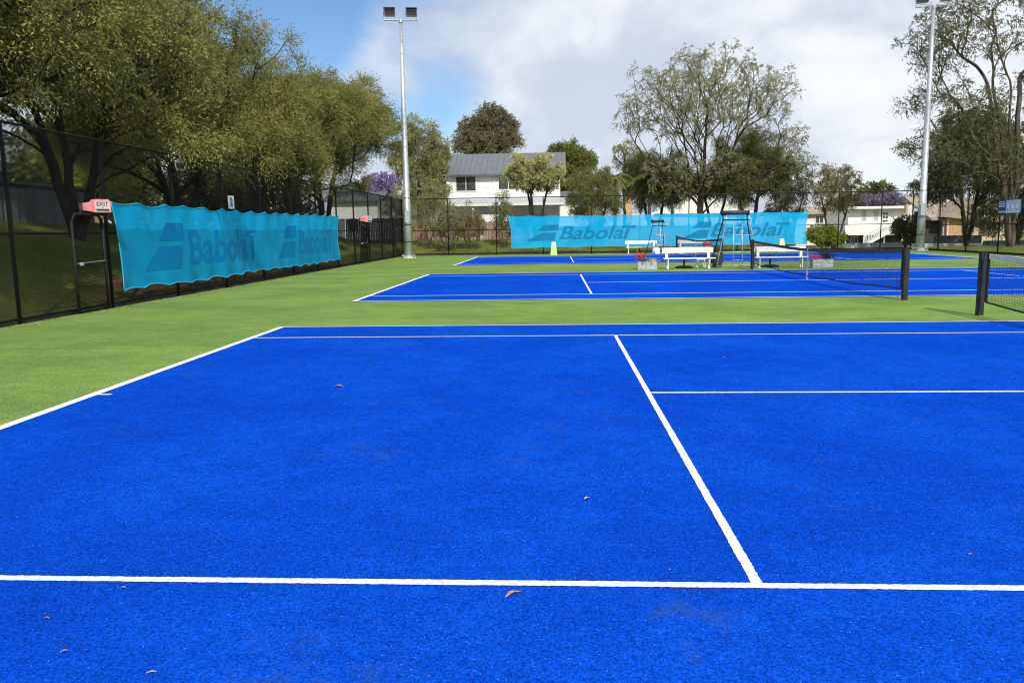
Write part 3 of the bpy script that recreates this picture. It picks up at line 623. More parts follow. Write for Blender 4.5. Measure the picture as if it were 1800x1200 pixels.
ff = thing('chain_link_fence', 'black chain-link fence across the back of the third court', 'fence', (0, YF, 0))
link('netting', chainlink('netting', lambda a, z, o: (XL+a, o, z), XR-XL, 0.06, FH, 0.075, 0.0026), M['wire'], ff)['kind'] = 'stuff'
FP = [XL+0.05, -14.1, -11.0, -8.0, -4.95, -1.9, 1.15, 4.2, 7.25, 10.4, 13.0, XR-0.02]
for x in FP: MB().tube([(x, 0.05, -0.1), (x, 0.05, FH+0.02)], 0.034, 8).build('post', M['black_steel'], ff, True)
for z, rr in ((FH, 0.026), (1.6, 0.022), (0.12, 0.018)): MB().tube([(XL, 0.045, z), (XR, 0.045, z)], rr, 6).build('rail', M['black_steel'], ff, True)

rf = thing('chain_link_fence', 'black chain-link side fence in front of the big eucalyptus with a banner on it', 'fence', (XR, 0, 0))
link('netting', chainlink('netting', lambda a, z, o: (o, 10+a, z), 33.0, 0.06, FH-.2, 0.075, 0.0026), M['wire'], rf)['kind'] = 'stuff'
for y in (14.9, 18.0, 21.1, 24.2, 27.3, 30.4, 33.5, 36.6, 39.7): MB().tube([(0.05, y, -0.1), (0.05, y, FH-.18)], 0.036, 8).build('post', M['black_steel'], rf, True)
for z, rr in ((FH-.2, 0.026), (1.5, 0.02), (0.1, 0.018)): MB().tube([(0.045, 10, z), (0.045, 43, z)], rr, 6).build('rail', M['black_steel'], rf, True)

# ------------------------------------------------------------------ lettering
def text_mesh(txt, width, height, offset=0.0, shear=0.0, cuts=None):
    """flat glyph mesh in x (reading) / y (up), left-bottom at the origin"""
    cu = bpy.data.curves.new('t', 'FONT'); cu.body = txt; cu.size = 1; cu.offset = offset; cu.shear = shear; cu.resolution_u = 4
    o = bpy.data.objects.new('t', cu); COL.objects.link(o); bpy.context.view_layer.update()
    me = bpy.data.meshes.new_from_object(o.evaluated_get(bpy.context.evaluated_depsgraph_get()))
    bpy.data.objects.remove(o); bpy.data.curves.remove(cu)
    v = np.zeros(len(me.vertices)*3); me.vertices.foreach_get('co', v); v = v.reshape(-1, 3)
    lo, hi = v.min(0), v.max(0); v = (v-lo)/np.maximum(hi-lo, 1e-6); v[:, 0] *= width; v[:, 1] *= height; v[:, 2] = 0
    me.vertices.foreach_set('co', v.ravel()); me.update(); return me
def brand(w, h, off=0.022, shear=0.0):
    a = text_mesh('Babola', w*0.835, h, off, shear); b = text_mesh('T', w*0.185, h*0.97, off, shear)
    bm = bmesh.new(); bm.from_mesh(b); bmesh.ops.translate(bm, verts=bm.verts[:], vec=(w*0.815, 0, 0)); bm.from_mesh(a); bm.to_mesh(a); bm.free(); return a
def warp(me, fn, step=None):                          # cut finely, then map (x,y,0) -> fn(x,y)
    bm = bmesh.new(); bm.from_mesh(me)
    if step:
        xs_ = [v.co.x for v in bm.verts]; ys_ = [v.co.y for v in bm.verts]
        for a0, a1, no in ((min(xs_), max(xs_), (1, 0, 0)), (min(ys_), max(ys_), (0, 1, 0))):
            k = a0+step
            while k < a1:
                bmesh.ops.bisect_plane(bm, geom=bm.verts[:]+bm.edges[:]+bm.faces[:], plane_co=(k*no[0], k*no[1], 0), plane_no=no); k += step
    for v in bm.verts: v.co = fn(v.co.x, v.co.y)
    bm.to_mesh(me); bm.free(); me.update(); return me
def flat_poly(pts):
    me = bpy.data.meshes.new('p'); me.from_pydata([(x, y, 0) for x, y in pts], [], [tuple(range(len(pts)))]); me.update(); return me

# ------------------------------------------------------------------ wind screens
def screen(name, label, L, zb, zt, place, seam_z, mats, prints, pmat, tie=1.12, seed=0, amp=1.0, endin=0.22, see=None):
    r = random.Random(seed); ph = [r.uniform(0, 6) for _ in range(6)]
    nt = max(1, round(L/tie)); tie = L/nt; tops = [r.uniform(0.6, 1.3) for _ in range(nt+1)]
    def edges(a):
        k = min(nt-1, int(a/tie)); f = a/tie-k; sg = 4*f*(1-f)
        return zb+0.055*sg*tops[k]*amp+0.02*math.sin(a*0.7+ph[0])*amp, zt-0.075*sg*tops[k]*amp-0.02*math.sin(a*0.5+ph[1])*amp
    def disp(a, z):
        k = min(nt-1, int(a/tie)); f = a/tie-k; h = (z-zb)/(zt-zb)
        fold = 0.022*math.cos(2*PI*f)*abs(2*h-1)**1.5
        return amp*(fold+0.028*math.sin(a*1.9+ph[2]+1.2*h)+0.022*math.sin(a*0.8+ph[3])*math.sin(PI*h)+0.012*math.sin(5.1*a+ph[4]+3*h)*(1-h)+0.012*math.sin(4*h+2.2*a))
    t = thing(name, label, 'windscreen', (0, 0, 0))
    na = int(L/0.06); rows = 26
    def xin(a, h): # ends pulled in between the ties
        s = 4*h*(1-h); e = min(1, a/1.2); e2 = min(1, (L-a)/1.2)
        return a+endin*(0.5*s+(1-h)*0.8)*(1-e)**1.5-endin*0.6*s*(1-e2)**1.5
    hs = (seam_z-zb)/(zt-zb)
    for nm, h0, h1, mm in (('upper_panel', hs, 1.0, mats[0]), ('lower_panel', 0.0, hs, mats[1])):
        V = []; F = []; nr = max(2, int(rows*(h1-h0)))
        for i in range(na+1):
            a = L*i/na; lo, hi = edges(a)
            for j in range(nr+1):
                h = h0+(h1-h0)*j/nr; z = lo+(hi-lo)*h; V.append(place(xin(a, h), z, disp(a, zb+(zt-zb)*h)))
        for i in range(na):
            for j in range(nr): F.append((i*(nr+1)+j, (i+1)*(nr+1)+j, (i+1)*(nr+1)+j+1, i*(nr+1)+j+1))
        me = bpy.data.meshes.new(nm); me.from_pydata([tuple(map(float, v)) for v in V], [], F); me.update(); link(nm, me, mm, t, True)
    def on(a, z, off=0.006):
        lo, hi = edges(a); h = (z-lo)/(hi-lo); return place(a, z, disp(a, zb+(zt-zb)*h)+off)
    for which in (0, 1):
        pts = []
        for i in range(na//2+1):
            a = L*i/(na//2); e = edges(a); h = float(which); pts.append(place(xin(a, h), e[which], disp(a, zb+(zt-zb)*h)+0.004))
        MB().tube(pts, 0.013, 5).build('hem', M['cloth_edge'], t, True)
    for a in (0.0, L):
        lo, hi = edges(a); MB().tube([place(xin(a, h/12), lo+(hi-lo)*h/12, disp(a, zb+(zt-zb)*h/12)+0.004) for h in range(13)], 0.014, 5).build('hem', M['cloth_edge'], t, True)
    tb = MB()
    for k in range(nt+1):
        a = min(L, k*tie); lo, hi = edges(a); tb.tube([place(xin(a, 1), hi, disp(a, zt)), place(xin(a, 1), hi+0.07, -0.03)], 0.005, 4)
        tb.tube([place(xin(a, 0), lo, disp(a, zb)), place(xin(a, 0), lo-0.06, -0.03)], 0.005, 4)
    tb.build('cable_ties', M['wire'], t)
    for kind, me, a0, z0, nm in prints:
        warp(me, lambda x, y: Vector(tuple(map(float, on(a0+x, z0+y)))), 0.12)
        link(nm, me, pmat, t)
    # stitching down the joins
    return t
def emblem(w, h, sl):                                 # two slanted bars, the upper shorter and set to the outside
    def bar(x0, x1, y0, y1, s, c): return flat_poly([(x0, y0), (x1-c*0.6, y0), (x1, y0+c), (x1+s*0.15, y1), (x0+s+c, y1), (x0+s, y1-c)])
    return bar(0, w*0.86, 0, h*0.50, sl, 0.07), bar(w*0.34, w*0.97, h*0.62, h, sl*0.45, 0.07)
e1, e2 = emblem(2.0, 1.15, 0.62); f1, f2 = emblem(1.9, 1.12, 0.6)
Y0 = 9.35
prints = [('e', e1, 10.65-Y0, 0.72, 'emblem'), ('e', e2, 10.65-Y0, 0.72, 'emblem'), ('t', brand(4.8, 0.92), 12.95-Y0, 0.78, 'lettering'),
          ('e', f1, 19.65-Y0, 0.72, 'emblem'), ('e', f2, 19.65-Y0, 0.72, 'emblem'), ('t', brand(4.6, 0.92), 21.75-Y0, 0.76, 'lettering')]
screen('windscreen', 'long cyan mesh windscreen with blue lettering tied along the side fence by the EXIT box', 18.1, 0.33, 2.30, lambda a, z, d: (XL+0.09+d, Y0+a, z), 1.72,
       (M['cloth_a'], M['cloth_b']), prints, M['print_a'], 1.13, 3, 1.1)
e1, e2 = emblem(2.1, 1.0, 0.9); f1, f2 = emblem(1.8, 1.0, 0.9); X0 = -10.25
prints = [('e', e1, -9.1-X0, 0.86, 'emblem'), ('e', e2, -9.1-X0, 0.86, 'emblem'), ('t', brand(4.85, 0.86, 0.022, 0.3), -7.0-X0, 0.90, 'lettering'),
          ('e', f1, 0.75-X0, 0.90, 'emblem'), ('e', f2, 0.75-X0, 0.90, 'emblem'), ('t', brand(4.9, 0.86, 0.022, 0.3), 2.5-X0, 0.95, 'lettering')]
screen('windscreen', 'cyan mesh windscreen with blue lettering on the back fence behind the white benches', 18.75, 0.42, 2.42, lambda a, z, d: (X0+a, YF-0.06-d, z), 1.05,
       (M['cloth_far'], M['cloth_far']), prints, M['print_far'], 1.4, 5, 0.6)

# ------------------------------------------------------------------ light poles
def floodlight(parent, dx, H):
    k0 = set(bpy.data.objects)
    _floodlight(parent, dx)
    for o in set(bpy.data.objects)-k0:
        if o.parent == parent: o.location = (dx*0.16, 0, H+0.05); o.scale = (0.84, 0.84, 0.84)
def _floodlight(parent, dx):
    k = 0.84
    f = MB().bbox(dx-0.36, dx+0.36, -0.14, 0.16, 0.20, 0.66, 0.03).build('floodlight', M['galv'], parent)
    MB().add([(dx-0.33, -0.16, 0.24), (dx+0.33, -0.16, 0.24), (dx+0.33, -0.16, 0.62), (dx-0.33, -0.16, 0.62)], [(0, 1, 2, 3)]).build('glass', M['lamp_glass'], f)
    v = MB().box(dx-0.38, dx+0.38, -0.42, -0.15, 0.64, 0.68)
    v.box(dx-0.38, dx-0.36, -0.34, -0.15, 0.22, 0.64); v.box(dx+0.36, dx+0.38, -0.34, -0.15, 0.22, 0.64); v.build('visor', M['black_steel'], f)
    fin = MB()
    for k in range(5): fin.box(dx-0.28+k*0.13, dx-0.25+k*0.13, 0.16, 0.26, 0.24, 0.62)
    fin.build('cooling_fins', M['black_steel'], f)
    br = MB().tube([(dx-0.42, 0, 0.42), (dx-0.42, 0, 0.10), (dx+0.42, 0, 0.10), (dx+0.42, 0, 0.42)], 0.022, 6); br.tube([(dx-0.1, 0, 0.02), (dx-0.1, 0, 0.1)], 0.05, 8)
    br.build('bracket', M['galv'], f)
def light_pole(label, loc, rz, H=13.45):
    t = thing('light_pole', label, 'light pole', loc, rz, 'floodlight poles')
    MB().tube([(0, 0, 0.0), (0, 0, 3.5), (0, 0, 3.52), (0, 0, H*0.6), (0, 0, H)], [0.23, 0.205, 0.19, 0.145, 0.085], 16).build('pole', M['galv'], t, False)
    MB().tube([(0, 0, H-0.12), (0, 0, H+0.06)], 0.12, 12).build('head_collar', M['galv'], t)
    MB().tube([(-0.95, 0, H+0.02), (0.95, 0, H+0.02)], 0.045, 8).build('cross_arm', M['galv'], t)
    for z in (3.5, 1.95, 0.95): MB().tube([(0, 0, z-0.02), (0, 0, z+0.02)], 0.245-z*0.008, 14).build('band', M['black_steel'], t)
    MB().bbox(-0.13, 0.13, -0.26, -0.15, 2.05, 2.75, 0.02).build('access_hatch', M['galv'], t)
    b = MB().bbox(-0.40, 0.40, -0.40, 0.40, 0.14, 0.18, 0.01)
    for sx in (-.3, .3):
        for sy in (-.3, .3): b.tube([(sx, sy, 0.10), (sx, sy, 0.24)], 0.02, 6)
    b.build('base_plate', M['galv'], t); MB().tube([(0, 0, -0.05), (0, 0, 0.14)], [0.45, 0.42], 16).build('footing', M['concrete'], t)
    for dx in (-0.62, 0.62): floodlight(t, dx, H)
    for ch in t.children:
        if ch.name.startswith('pole'): ch.data.polygons.foreach_set('use_smooth', [True]*len(ch.data.polygons))
    return t
light_pole('galvanised floodlight pole in the corner beside the olive tree row', (-15.95, 38.9, 0), 0.15)
light_pole('galvanised floodlight pole in front of the big eucalyptus and the tan house', (14.25, 40.4, 0), -0.25, 13.75)

# ------------------------------------------------------------------ tennis nets and posts
def tennis_net(label, cy, band, simple=False):
    t = thing('tennis_net', label, 'net', (0, cy, 0), group='tennis nets')
    ye = 6.22
    top = lambda y: 0.914+0.145*(abs(y)/6.4)**1.5; bot = lambda y: 0.13+0.10*(abs(y)/6.3)**2+0.012*math.sin(y*2.2)
    sx = lambda y, z: 0.025*math.sin(y*0.9+1)*(1-(z/1.0))
    P = []; Q = []; st = 0.045
    ysv = np.arange(-ye, ye+0.001, st)
    for y in ysv: P.append((sx(y, bot(y)), y, bot(y))); Q.append((0, y, top(y)-0.03))
    nr = 20; ysh = np.linspace(-ye, ye, 41)
    for k in range(nr+1):
        f = k/nr
        for a, b in zip(ysh[:-1], ysh[1:]):
            za = bot(a)+(top(a)-0.05-bot(a))*f; zb_ = bot(b)+(top(b)-0.05-bot(b))*f
            P.append((sx(a, za), a, za)); Q.append((sx(b, zb_), b, zb_))
    link('netting', wires_mesh('netting', P, Q, 0.0019), M['wire'], t)['kind'] = 'stuff'
    yb = np.linspace(-ye, ye, 49); V = []; F = []
    for y in yb:
        for x, z in ((0.012, top(y)-0.085), (0.012, top(y)), (-0.012, top(y)), (-0.012, top(y)-0.085)): V.append((x, y, z+0.004*math.sin(y*6)))
    for i in range(48):
        for j in range(4): F.append((i*4+j, i*4+(j+1) % 4, (i+1)*4+(j+1) % 4, (i+1)*4+j))
    MB().add(V, F).build('top_band', band, t)
    MB().tube([(sx(y, bot(y)), y, bot(y)) for y in yb], 0.016, 5).build('bottom_band', M['rubber'], t)
    for s in (-1, 1):
        MB().add(*[[(sg*0.012, s*ye+e, z) for sg in (-1, 1) for e in (-0.028, 0.028) for z in (bot(ye), top(ye))], [(0, 1, 3, 2), (4, 6, 7, 5), (0, 4, 5, 1), (2, 3, 7, 6), (0, 2, 6, 4), (1, 5, 7, 3)]]).build('side_band', M['rubber'], t)
        MB().tube([(0, s*ye, top(ye)-0.02), (0, s*6.36, 1.045)], 0.006, 5).build('cable', M['wire'], t)
    cs = MB().box(-0.016, -0.013, -0.025, 0.025, 0.012, 0.92); cs.box(0.013, 0.016, -0.025, 0.025, 0.012, 0.92); cs.box(-0.016, 0.016, -0.025, 0.025, 0.918, 0.924)
    cs.build('centre_strap', M['white'], t)
    return t
tennis_net('near tennis net with a pale top band at the edge of the picture', 0.0, M['band_grey'])
tennis_net('middle tennis net with a dark top band and white centre strap', COURTS[1][1], M['band_dark'])
tennis_net('far tennis net behind the white benches', COURTS[2][1], M['band_dark'])
def net_post(label, loc):
    t = thing('net_post', label, 'net post', loc, group='net posts')
    MB().bbox(-0.05, 0.05, -0.05, 0.05, -0.02, 1.07, 0.008).build('post', pm, t); MB().bbox(-0.054, 0.054, -0.054, 0.054, 1.07, 1.085, 0.005).build('cap', M['black_steel'], t)
    MB().tube([(0, 0.06, 0.80), (0, 0.10, 0.80)], 0.03, 8).build('winder', M['rubber'], t)
    return t
pm = mat('chipped_black_paint', (0.020, 0.022, 0.026), 0.5, 0.2, 14, 0.3, 40, spec=0.35); g = NT(pm.node_tree); b = g.n['Principled BSDF']
src = b.inputs['Base Color'].links[0].from_socket; chip = g.ramp(g.noise(9, 6, 0.7, g.coord('Object')), 0.66, 0.72)
g.put(b.inputs['Base Color'], g.mix(g.math('MULTIPLY', chip, 0.8), src, (0.20, 0.13, 0.09)))
np0 = net_post('chipped black net post nearest the picture edge holding the near net', (0, 6.4, 0))
for y, lab in ((15.7244-6.4, 'near chipped black post of the middle net standing on the green turf'), (15.7244+6.4, 'far black post of the middle net beside the tall umpire chair'),
               (33.8762-6.4, 'near black post of the far net behind the big umpire chair'), (33.8762+6.4, 'far black post of the far net beside the small umpire chair')):
    dup(np0, (0, y, 0), label=lab)

# ------------------------------------------------------------------ benches
def bench(label, loc, rz=0.0, w=1.95):
    t = thing('bench', label, 'bench', loc, rz, 'white benches between the courts')
    h = w/2
    MB().bbox(-h, h, 0.16, 0.20, 0.60, 0.80, 0.008).build('backrest', M['white'], t)
    for k, y in enumerate((-0.20, -0.03)): MB().bbox(-h+0.03, h+0.03, y, y+0.15, 0.38, 0.42, 0.006).build('seat_plank', M['white'], t)
    for s in (-1, 1):
        x = s*h*0.82
        MB().bbox(x-0.05, x+0.05, 0.125, 0.158, 0.36, 0.74, 0.005).build('back_support', M['white'], t)
        MB().tube([(x*0.98, -0.15, 0.0), (x*0.98, -0.15, 0.378)], 0.022, 6).build('leg', M['white'], t); MB().tube([(x*0.98, 0.10, 0.0), (x*0.98, 0.10, 0.378)], 0.022, 6).build('leg', M['white'], t)
        MB().tube([(x*0.98, -0.18, 0.36), (x*0.98, 0.13, 0.36)], 0.015, 6).build('brace', M['white'], t)
    return t
b1 = bench('white bench behind the flower box with red and cream flowers', (-2.20, 22.95, 0), 0.02)
b2 = dup(b1, (1.25, 22.95, 0), -0.03, 'white bench behind the middle net near the grey flower box')
b3 = dup(b1, (-2.00, 41.3, 0), 0.0, 'small far white bench left of the far umpire chair')
b4 = dup(b1, (1.15, 41.0, 0), 0.0, 'far white bench seen through the far net with a red bag on it')

def umbrella_base(label, loc):
    t = thing('umbrella_base', label, 'umbrella base', loc, group='umbrella bases by the benches')
    MB().tube([(0, 0, 0), (0, 0, 0.05), (0, 0, 0.09), (0, 0, 0.10)], [0.34, 0.34, 0.22, 0.05], 18).build('weight', M['rubber'], t)
    MB().tube([(0, 0, 0.08), (0, 0, 0.48)], 0.035, 8).build('sleeve', M['rubber'], t, True)
    MB().tube([(0.03, 0, 0.4), (0.09, 0, 0.4)], 0.015, 6).build('knob', M['rubber'], t); return t
ub = umbrella_base('black round umbrella base under the bench by the red flowers', (-2.25, 23.6, 0))
dup(ub, (1.05, 23.6, 0), 0, 'black round umbrella base under the bench behind the middle net')

# ------------------------------------------------------------------ umpire chairs
def umpire_chair(label, loc, rz=0.0, s=1.0):
    t = thing('umpire_chair', label, 'umpire chair', loc, rz, 'umpire chairs'); t.scale = (s, s, s)
    for sx in (-1, 1):
        MB().tube([(sx*0.80, -0.42, 0), (sx*0.44, -0.22, 1.80), (sx*0.43, -0.20, 2.0)], 0.02, 7).build('front_leg', M['galv'], t, True)
        MB().tube([(sx*0.86, 0.55, 0), (sx*0.46, 0.24, 1.80), (sx*0.46, 0.28, 2.18)], 0.026, 7).build('rear_leg', M['black_steel'], t, True)
        MB().tube([(sx*0.70, -0.36, 0.52), (sx*0.745, 0.46, 0.52)], 0.015, 6).build('side_rail', M['galv'], t, True)
        MB().tube([(sx*0.18, -0.40, 0.02), (sx*0.15, -0.24, 1.76)], 0.015, 6).build('ladder_stile', M['galv'], t, True)
        MB().tube([(sx*0.45, 0.22, 2.02), (sx*0.45, -0.2, 2.0)], 0.02, 6).build('armrest', M['black_steel'], t, True)
    for k, z in enumerate((0.30, 0.62, 0.92, 1.24, 1.53)):
        f = z/1.8; x = 0.80-0.36*f if k in (1, 3) else 0.17+0.01*f; MB().tube([(-x, -0.40+0.19*f, z), (x, -0.40+0.19*f, z)], 0.014, 6).build('rung', M['galv'], t, True)
    MB().tube([(-0.76, -0.41, 0.10), (0.76, -0.41, 0.10)], 0.016, 6).build('foot_rail', M['galv'], t, True)
    MB().bbox(-0.47, 0.47, -0.24, 0.26, 1.80, 1.85, 0.01).build('seat', M['black_steel'], t)
    MB().tube([(-0.50, 0.27, 2.10), (0.50, 0.27, 2.10)], 0.085, 10).build('backrest', M['bin'], t, True)
    for sx in (-1, 1): MB().tube([(sx*0.50, 0.27, 2.10), (sx*0.53, 0.27, 2.10)], 0.105, 10).build('back_cap', M['black_steel'], t)
    return t
uc = umpire_chair('tall steel umpire chair by the middle net post', (-0.33, 23.35, 0), 0.0)
MBX = dup(uc, (-1.1, 39.6, 0), 0.5, 'smaller far umpire chair in front of the back screen', scale=(0.78, 0.85, 0.93))

# ------------------------------------------------------------------ planters with flowers
def planter(label, loc, w, ribs, kinds, seed):
    t = thing('planter_box', label, 'planter', loc, 0, 'planter boxes by the benches'); r = np.random.default_rng(seed); h = 0.31; d = 0.17
    bx = MB(); bx.box(-w/2, w/2, -d, -d+0.015, 0, h); bx.box(-w/2, w/2, d-0.015, d, 0, h); bx.box(-w/2, -w/2+0.015, -d+0.015, d-0.015, 0, h); bx.box(w/2-0.015, w/2, -d+0.015, d-0.015, 0, h); bx.box(-w/2+.015, w/2-.015, -d+.015, d-.015, 0, 0.02)
    if ribs:
        for k in range(5): bx.tube([(-w/2, -d-0.001, 0.04+k*0.055), (w/2, -d-0.001, 0.04+k*0.055)], 0.014, 6)
    bx.build('box', M['galv'], t)
    rim = MB()
    for a, b_ in (((-w/2, -d), (w/2, -d)), ((w/2, -d), (w/2, d)), ((w/2, d), (-w/2, d)), ((-w/2, d), (-w/2, -d))): rim.tube([(a[0], a[1], h), (b_[0], b_[1], h)], 0.012, 6)
    rim.build('rim', M['galv'], t)
    MB().box(-w/2+.016, w/2-.016, -d+.016, d-.016, h-0.06, h-0.03).build('soil', M['soil'], t)
    for nm, mt, cx, cz, rx, rz, n, L in kinds:
        p = np.stack([cx+r.normal(0, rx, n), r.uniform(-d*1.25, d, n), cz+r.normal(0, rz, n)], 1); dd = r.normal(size=(n, 3)); dd[:, 2] += 0.4
        link(nm, leaf_mesh(nm, p, dd, r.uniform(.6, 1.2, n)*L, np.full(n, L*0.7), r), M[mt], t)
    return t
planter('pale metal planter box with tall red flowers and trailing cream blossom', (-3.80, 22.7, 0), 0.72, False,
        [('foliage', 'lf_green', 0.0, 0.33, 0.20, 0.05, 160, 0.09), ('red_flowers', 'fl_red', -0.24, 0.50, 0.09, 0.07, 130, 0.075), ('cream_flowers', 'fl_yellow', 0.17, 0.34, 0.10, 0.045, 120, 0.06)], 3)
planter('ribbed grey planter box with red and dark maroon plants behind the middle net', (2.68, 22.6, 0), 0.74, True,
        [('foliage', 'fl_dark', 0.16, 0.45, 0.11, 0.06, 170, 0.09), ('red_flowers', 'fl_red', -0.20, 0.37, 0.11, 0.04, 120, 0.07)], 4)

# ------------------------------------------------------------------ small things round the benches
t = thing('litter_bin', 'charcoal ribbed litter bin behind the tall umpire chair', 'bin', (-0.95, 23.75, 0))
MB().tube([(0, 0, 0), (0, 0, 0.44)], [0.16, 0.20], 16).build('bucket', M['bin'], t)
rb = MB()
for k in range(16):
    a = 2*PI*k/16; rb.tube([(0.165*math.cos(a), 0.165*math.sin(a), 0.01), (0.202*math.cos(a), 0.202*math.sin(a), 0.43)], 0.008, 4)
rb.build('ribs', M['bin'], t); MB().tube([(0, 0, 0.43), (0, 0, 0.46)], 0.215, 16).build('rim', M['bin'], t)
t = thing('water_drum', 'small white rounded water drum under the far umpire chair', 'drum', (-1.35, 39.2, 0))
MB().tube([(0, 0, 0), (0, 0, 0.06), (0, 0, 0.34), (0, 0, 0.42), (0, 0, 0.44)], [0.17, 0.22, 0.22, 0.15, 0.06], 14).build('drum', M['white'], t, True); MB().tube([(0, 0, 0.43), (0, 0, 0.48)], 0.05, 10).build('cap', M['sign_blue'], t)
t = thing('plastic_stool', 'small white plastic stool behind the bench by the red flowers', 'stool', (-1.55, 23.9, 0))
MB().bbox(-0.17, 0.17, -0.15, 0.15, 0.30, 0.34, 0.012).build('seat', M['white'], t)
for sx in (-1, 1):
    for sy in (-1, 1): MB().tube([(sx*0.15, sy*0.13, 0), (sx*0.12, sy*0.11, 0.30)], 0.02, 6).build('leg', M['white'], t)
t = thing('sports_bag', 'red sports bag on the end of the far white bench', 'bag', (1.95, 40.95, 0.42))
MB().tube([(-0.28, 0, 0.12), (-0.24, 0, 0.12), (0.24, 0, 0.12), (0.28, 0, 0.12)], [0.08, 0.13, 0.13, 0.08], 10).build('body', M['red'], t, True)
MB().tube([(-0.12, 0, 0.24), (-0.1, 0, 0.32), (0.1, 0, 0.32), (0.12, 0, 0.24)], 0.012, 5).build('handle', M['rubber'], t)
def aframe(label, loc, rz):
    t = thing('marker_stand', label, 'floor sign', loc, rz, 'lime floor signs by the back fence')
    for sg, nm in ((-1, 'front_panel'), (1, 'rear_panel')):
        v = [(-0.25, sg*0.2, 0), (0.25, sg*0.2, 0), (0.15, sg*0.03, 0.82), (-0.15, sg*0.03, 0.82)]; w_ = [(x, y+sg*0.014, z) for x, y, z in v]
        p = MB().add(v+w_, [(0, 1, 2, 3), (7, 6, 5, 4), (0, 4, 5, 1), (1, 5, 6, 2), (2, 6, 7, 3), (3, 7, 4, 0)]).build(nm, M['lime'], t)
        if sg < 0:
            yy = lambda z: -0.2+0.17*z/0.82-0.02
            MB().add([(-0.185, yy(.42), .42), (0.185, yy(.42), .42), (0.155, yy(.66), .66), (-0.155, yy(.66), .66)], [(0, 1, 2, 3)]).build('yellow_patch', M['yellow'], p)
            MB().add([(-0.09, yy(.46)-.006, .46), (0.09, yy(.46)-.006, .46), (0, yy(.61)-.006, .61)], [(0, 1, 2)]).build('triangle_mark', M['lime'], p)
            MB().add([(-0.152, yy(.68), .68), (0.152, yy(.68), .68), (0.14, yy(.80), .80), (-0.14, yy(.80), .80)], [(0, 1, 2, 3)]).build('white_patch', M['sign_white'], p)
    MB().bbox(-0.15, 0.15, -0.045, 0.045, 0.815, 0.86, 0.01).build('hinge_cap', M['sign_white'], t); return t
a1 = aframe('lime plastic floor sign left of the benches by the back screen', (-7.35, 41.4, 0), 0); a1.scale = (0.85, 0.9, 0.92)
dup(a1, (6.55, 41.6, 0), -0.05, 'lime plastic floor sign behind the middle net by the back screen')

# ------------------------------------------------------------------ boxes and signs on the left fence
def exit_box(label, y, ry=1.0, text=True):
    t = thing('exit_box', label, 'sign box', (XL+0.02, y, 2.03), 0, 'pink boxes over the fence gates')
    MB().prism([(-0.02, 0.0), (0.52, 0.02), (0.52, 0.30), (0.46, 0.36), (0.06, 0.34), (-0.02, 0.28)], 0, 0.0, 0.0).v
    b_ = MB()
    prof = [(-0.29, 0.02), (0.29, 0.02), (0.30, 0.30), (0.22, 0.37), (-0.22, 0.37), (-0.30, 0.30)]
    b_.prism(prof, 0, 0.02, 0.34)
    o = b_.build('housing', M['pink'], t)
    # the hood that reaches toward the near end
    MB().prism([(-0.30, 0.04), (-0.62, 0.08), (-0.64, 0.26), (-0.30, 0.30)], 0, 0.0, 0.24).build('side_hood', M['pink'], t)
    MB().box(-0.02, 0.02, -0.35, 0.30, -0.05, 0.02).build('bracket', M['black_steel'], t)
    # sign face, tilted to the court and the camera side
    MB().box(0.34, 0.352, -0.25, 0.25, 0.05, 0.32).build('face', M['sign_grey'], o)
    if text:
        for txt, w_, h_, y0_, z0_, mm in (('EXIT', 0.40, 0.11, -0.20, 0.19, 'sign_dark'), ('CLEARLY', 0.38, 0.05, -0.19, 0.06, 'sign_dark')):
            if txt == 'CLEARLY':
                mb_ = MB(); rr = random.Random(8); yy = -0.19
                mb_.box(0.354, 0.356, -0.22, 0.22, 0.06, 0.115)
                mb_.build('dark_strip', M['sign_dark'], o)
            else:
                me = warp(text_mesh(txt, w_, h_, 0.02), lambda x, z: Vector((0.356, y0_+x, z0_+z))); link('lettering', me, M['sign_dark'], o)
        MB().add([(0.356, -0.035, 0.165), (0.356, 0.035, 0.165), (0.356, 0.0, 0.125)], [(0, 1, 2)]).build('arrow', M['sign_dark'], o)
    return t
x1 = exit_box('faded red EXIT box over the near gate in the side fence', 8.72)
x1.rotation_euler = (0, 0, -0.62); x1.location = (XL+0.10, 8.85, 2.04); x1.scale = (0.6, 0.6, 0.78)
x2 = dup(x1, (XL+0.10, 32.3, 2.05), -0.3, 'small far faded red box over the far gate in the side fence', scale=(0.8, 0.8, 0.9))
t = thing('court_number_sign', 'white square sign with a blue number 2 above the long screen', 'sign', (XL+0.06, 15.87, 2.32), 0)
MB().box(-0.01, 0.01, -0.20, 0.20, 0, 0.38).build('plate', M['sign_white'], t)
MB().box(0.010, 0.013, -0.15, 0.15, 0.03, 0.27).build('blue_field', M['ice'], t)
link('lettering', warp(text_mesh('2', 0.18, 0.27, 0.03), lambda x, z: Vector((0.017, -0.09+x, 0.07+z))), M['sign_blue'], t)
t = thing('banner', 'blue and white players banner on the side fence before the eucalyptus trunk', 'banner', (XR-0.05, 32.55, 2.0))
MB().box(-0.008, 0.008, -0.98, 0.98, 0, 0.68).build('backing', M['navy'], t)
MB().box(-0.012, -0.009, -0.95, 0.28, 0.03, 0.65).build('picture', M['ice'], t)
pr_ = random.Random(3)
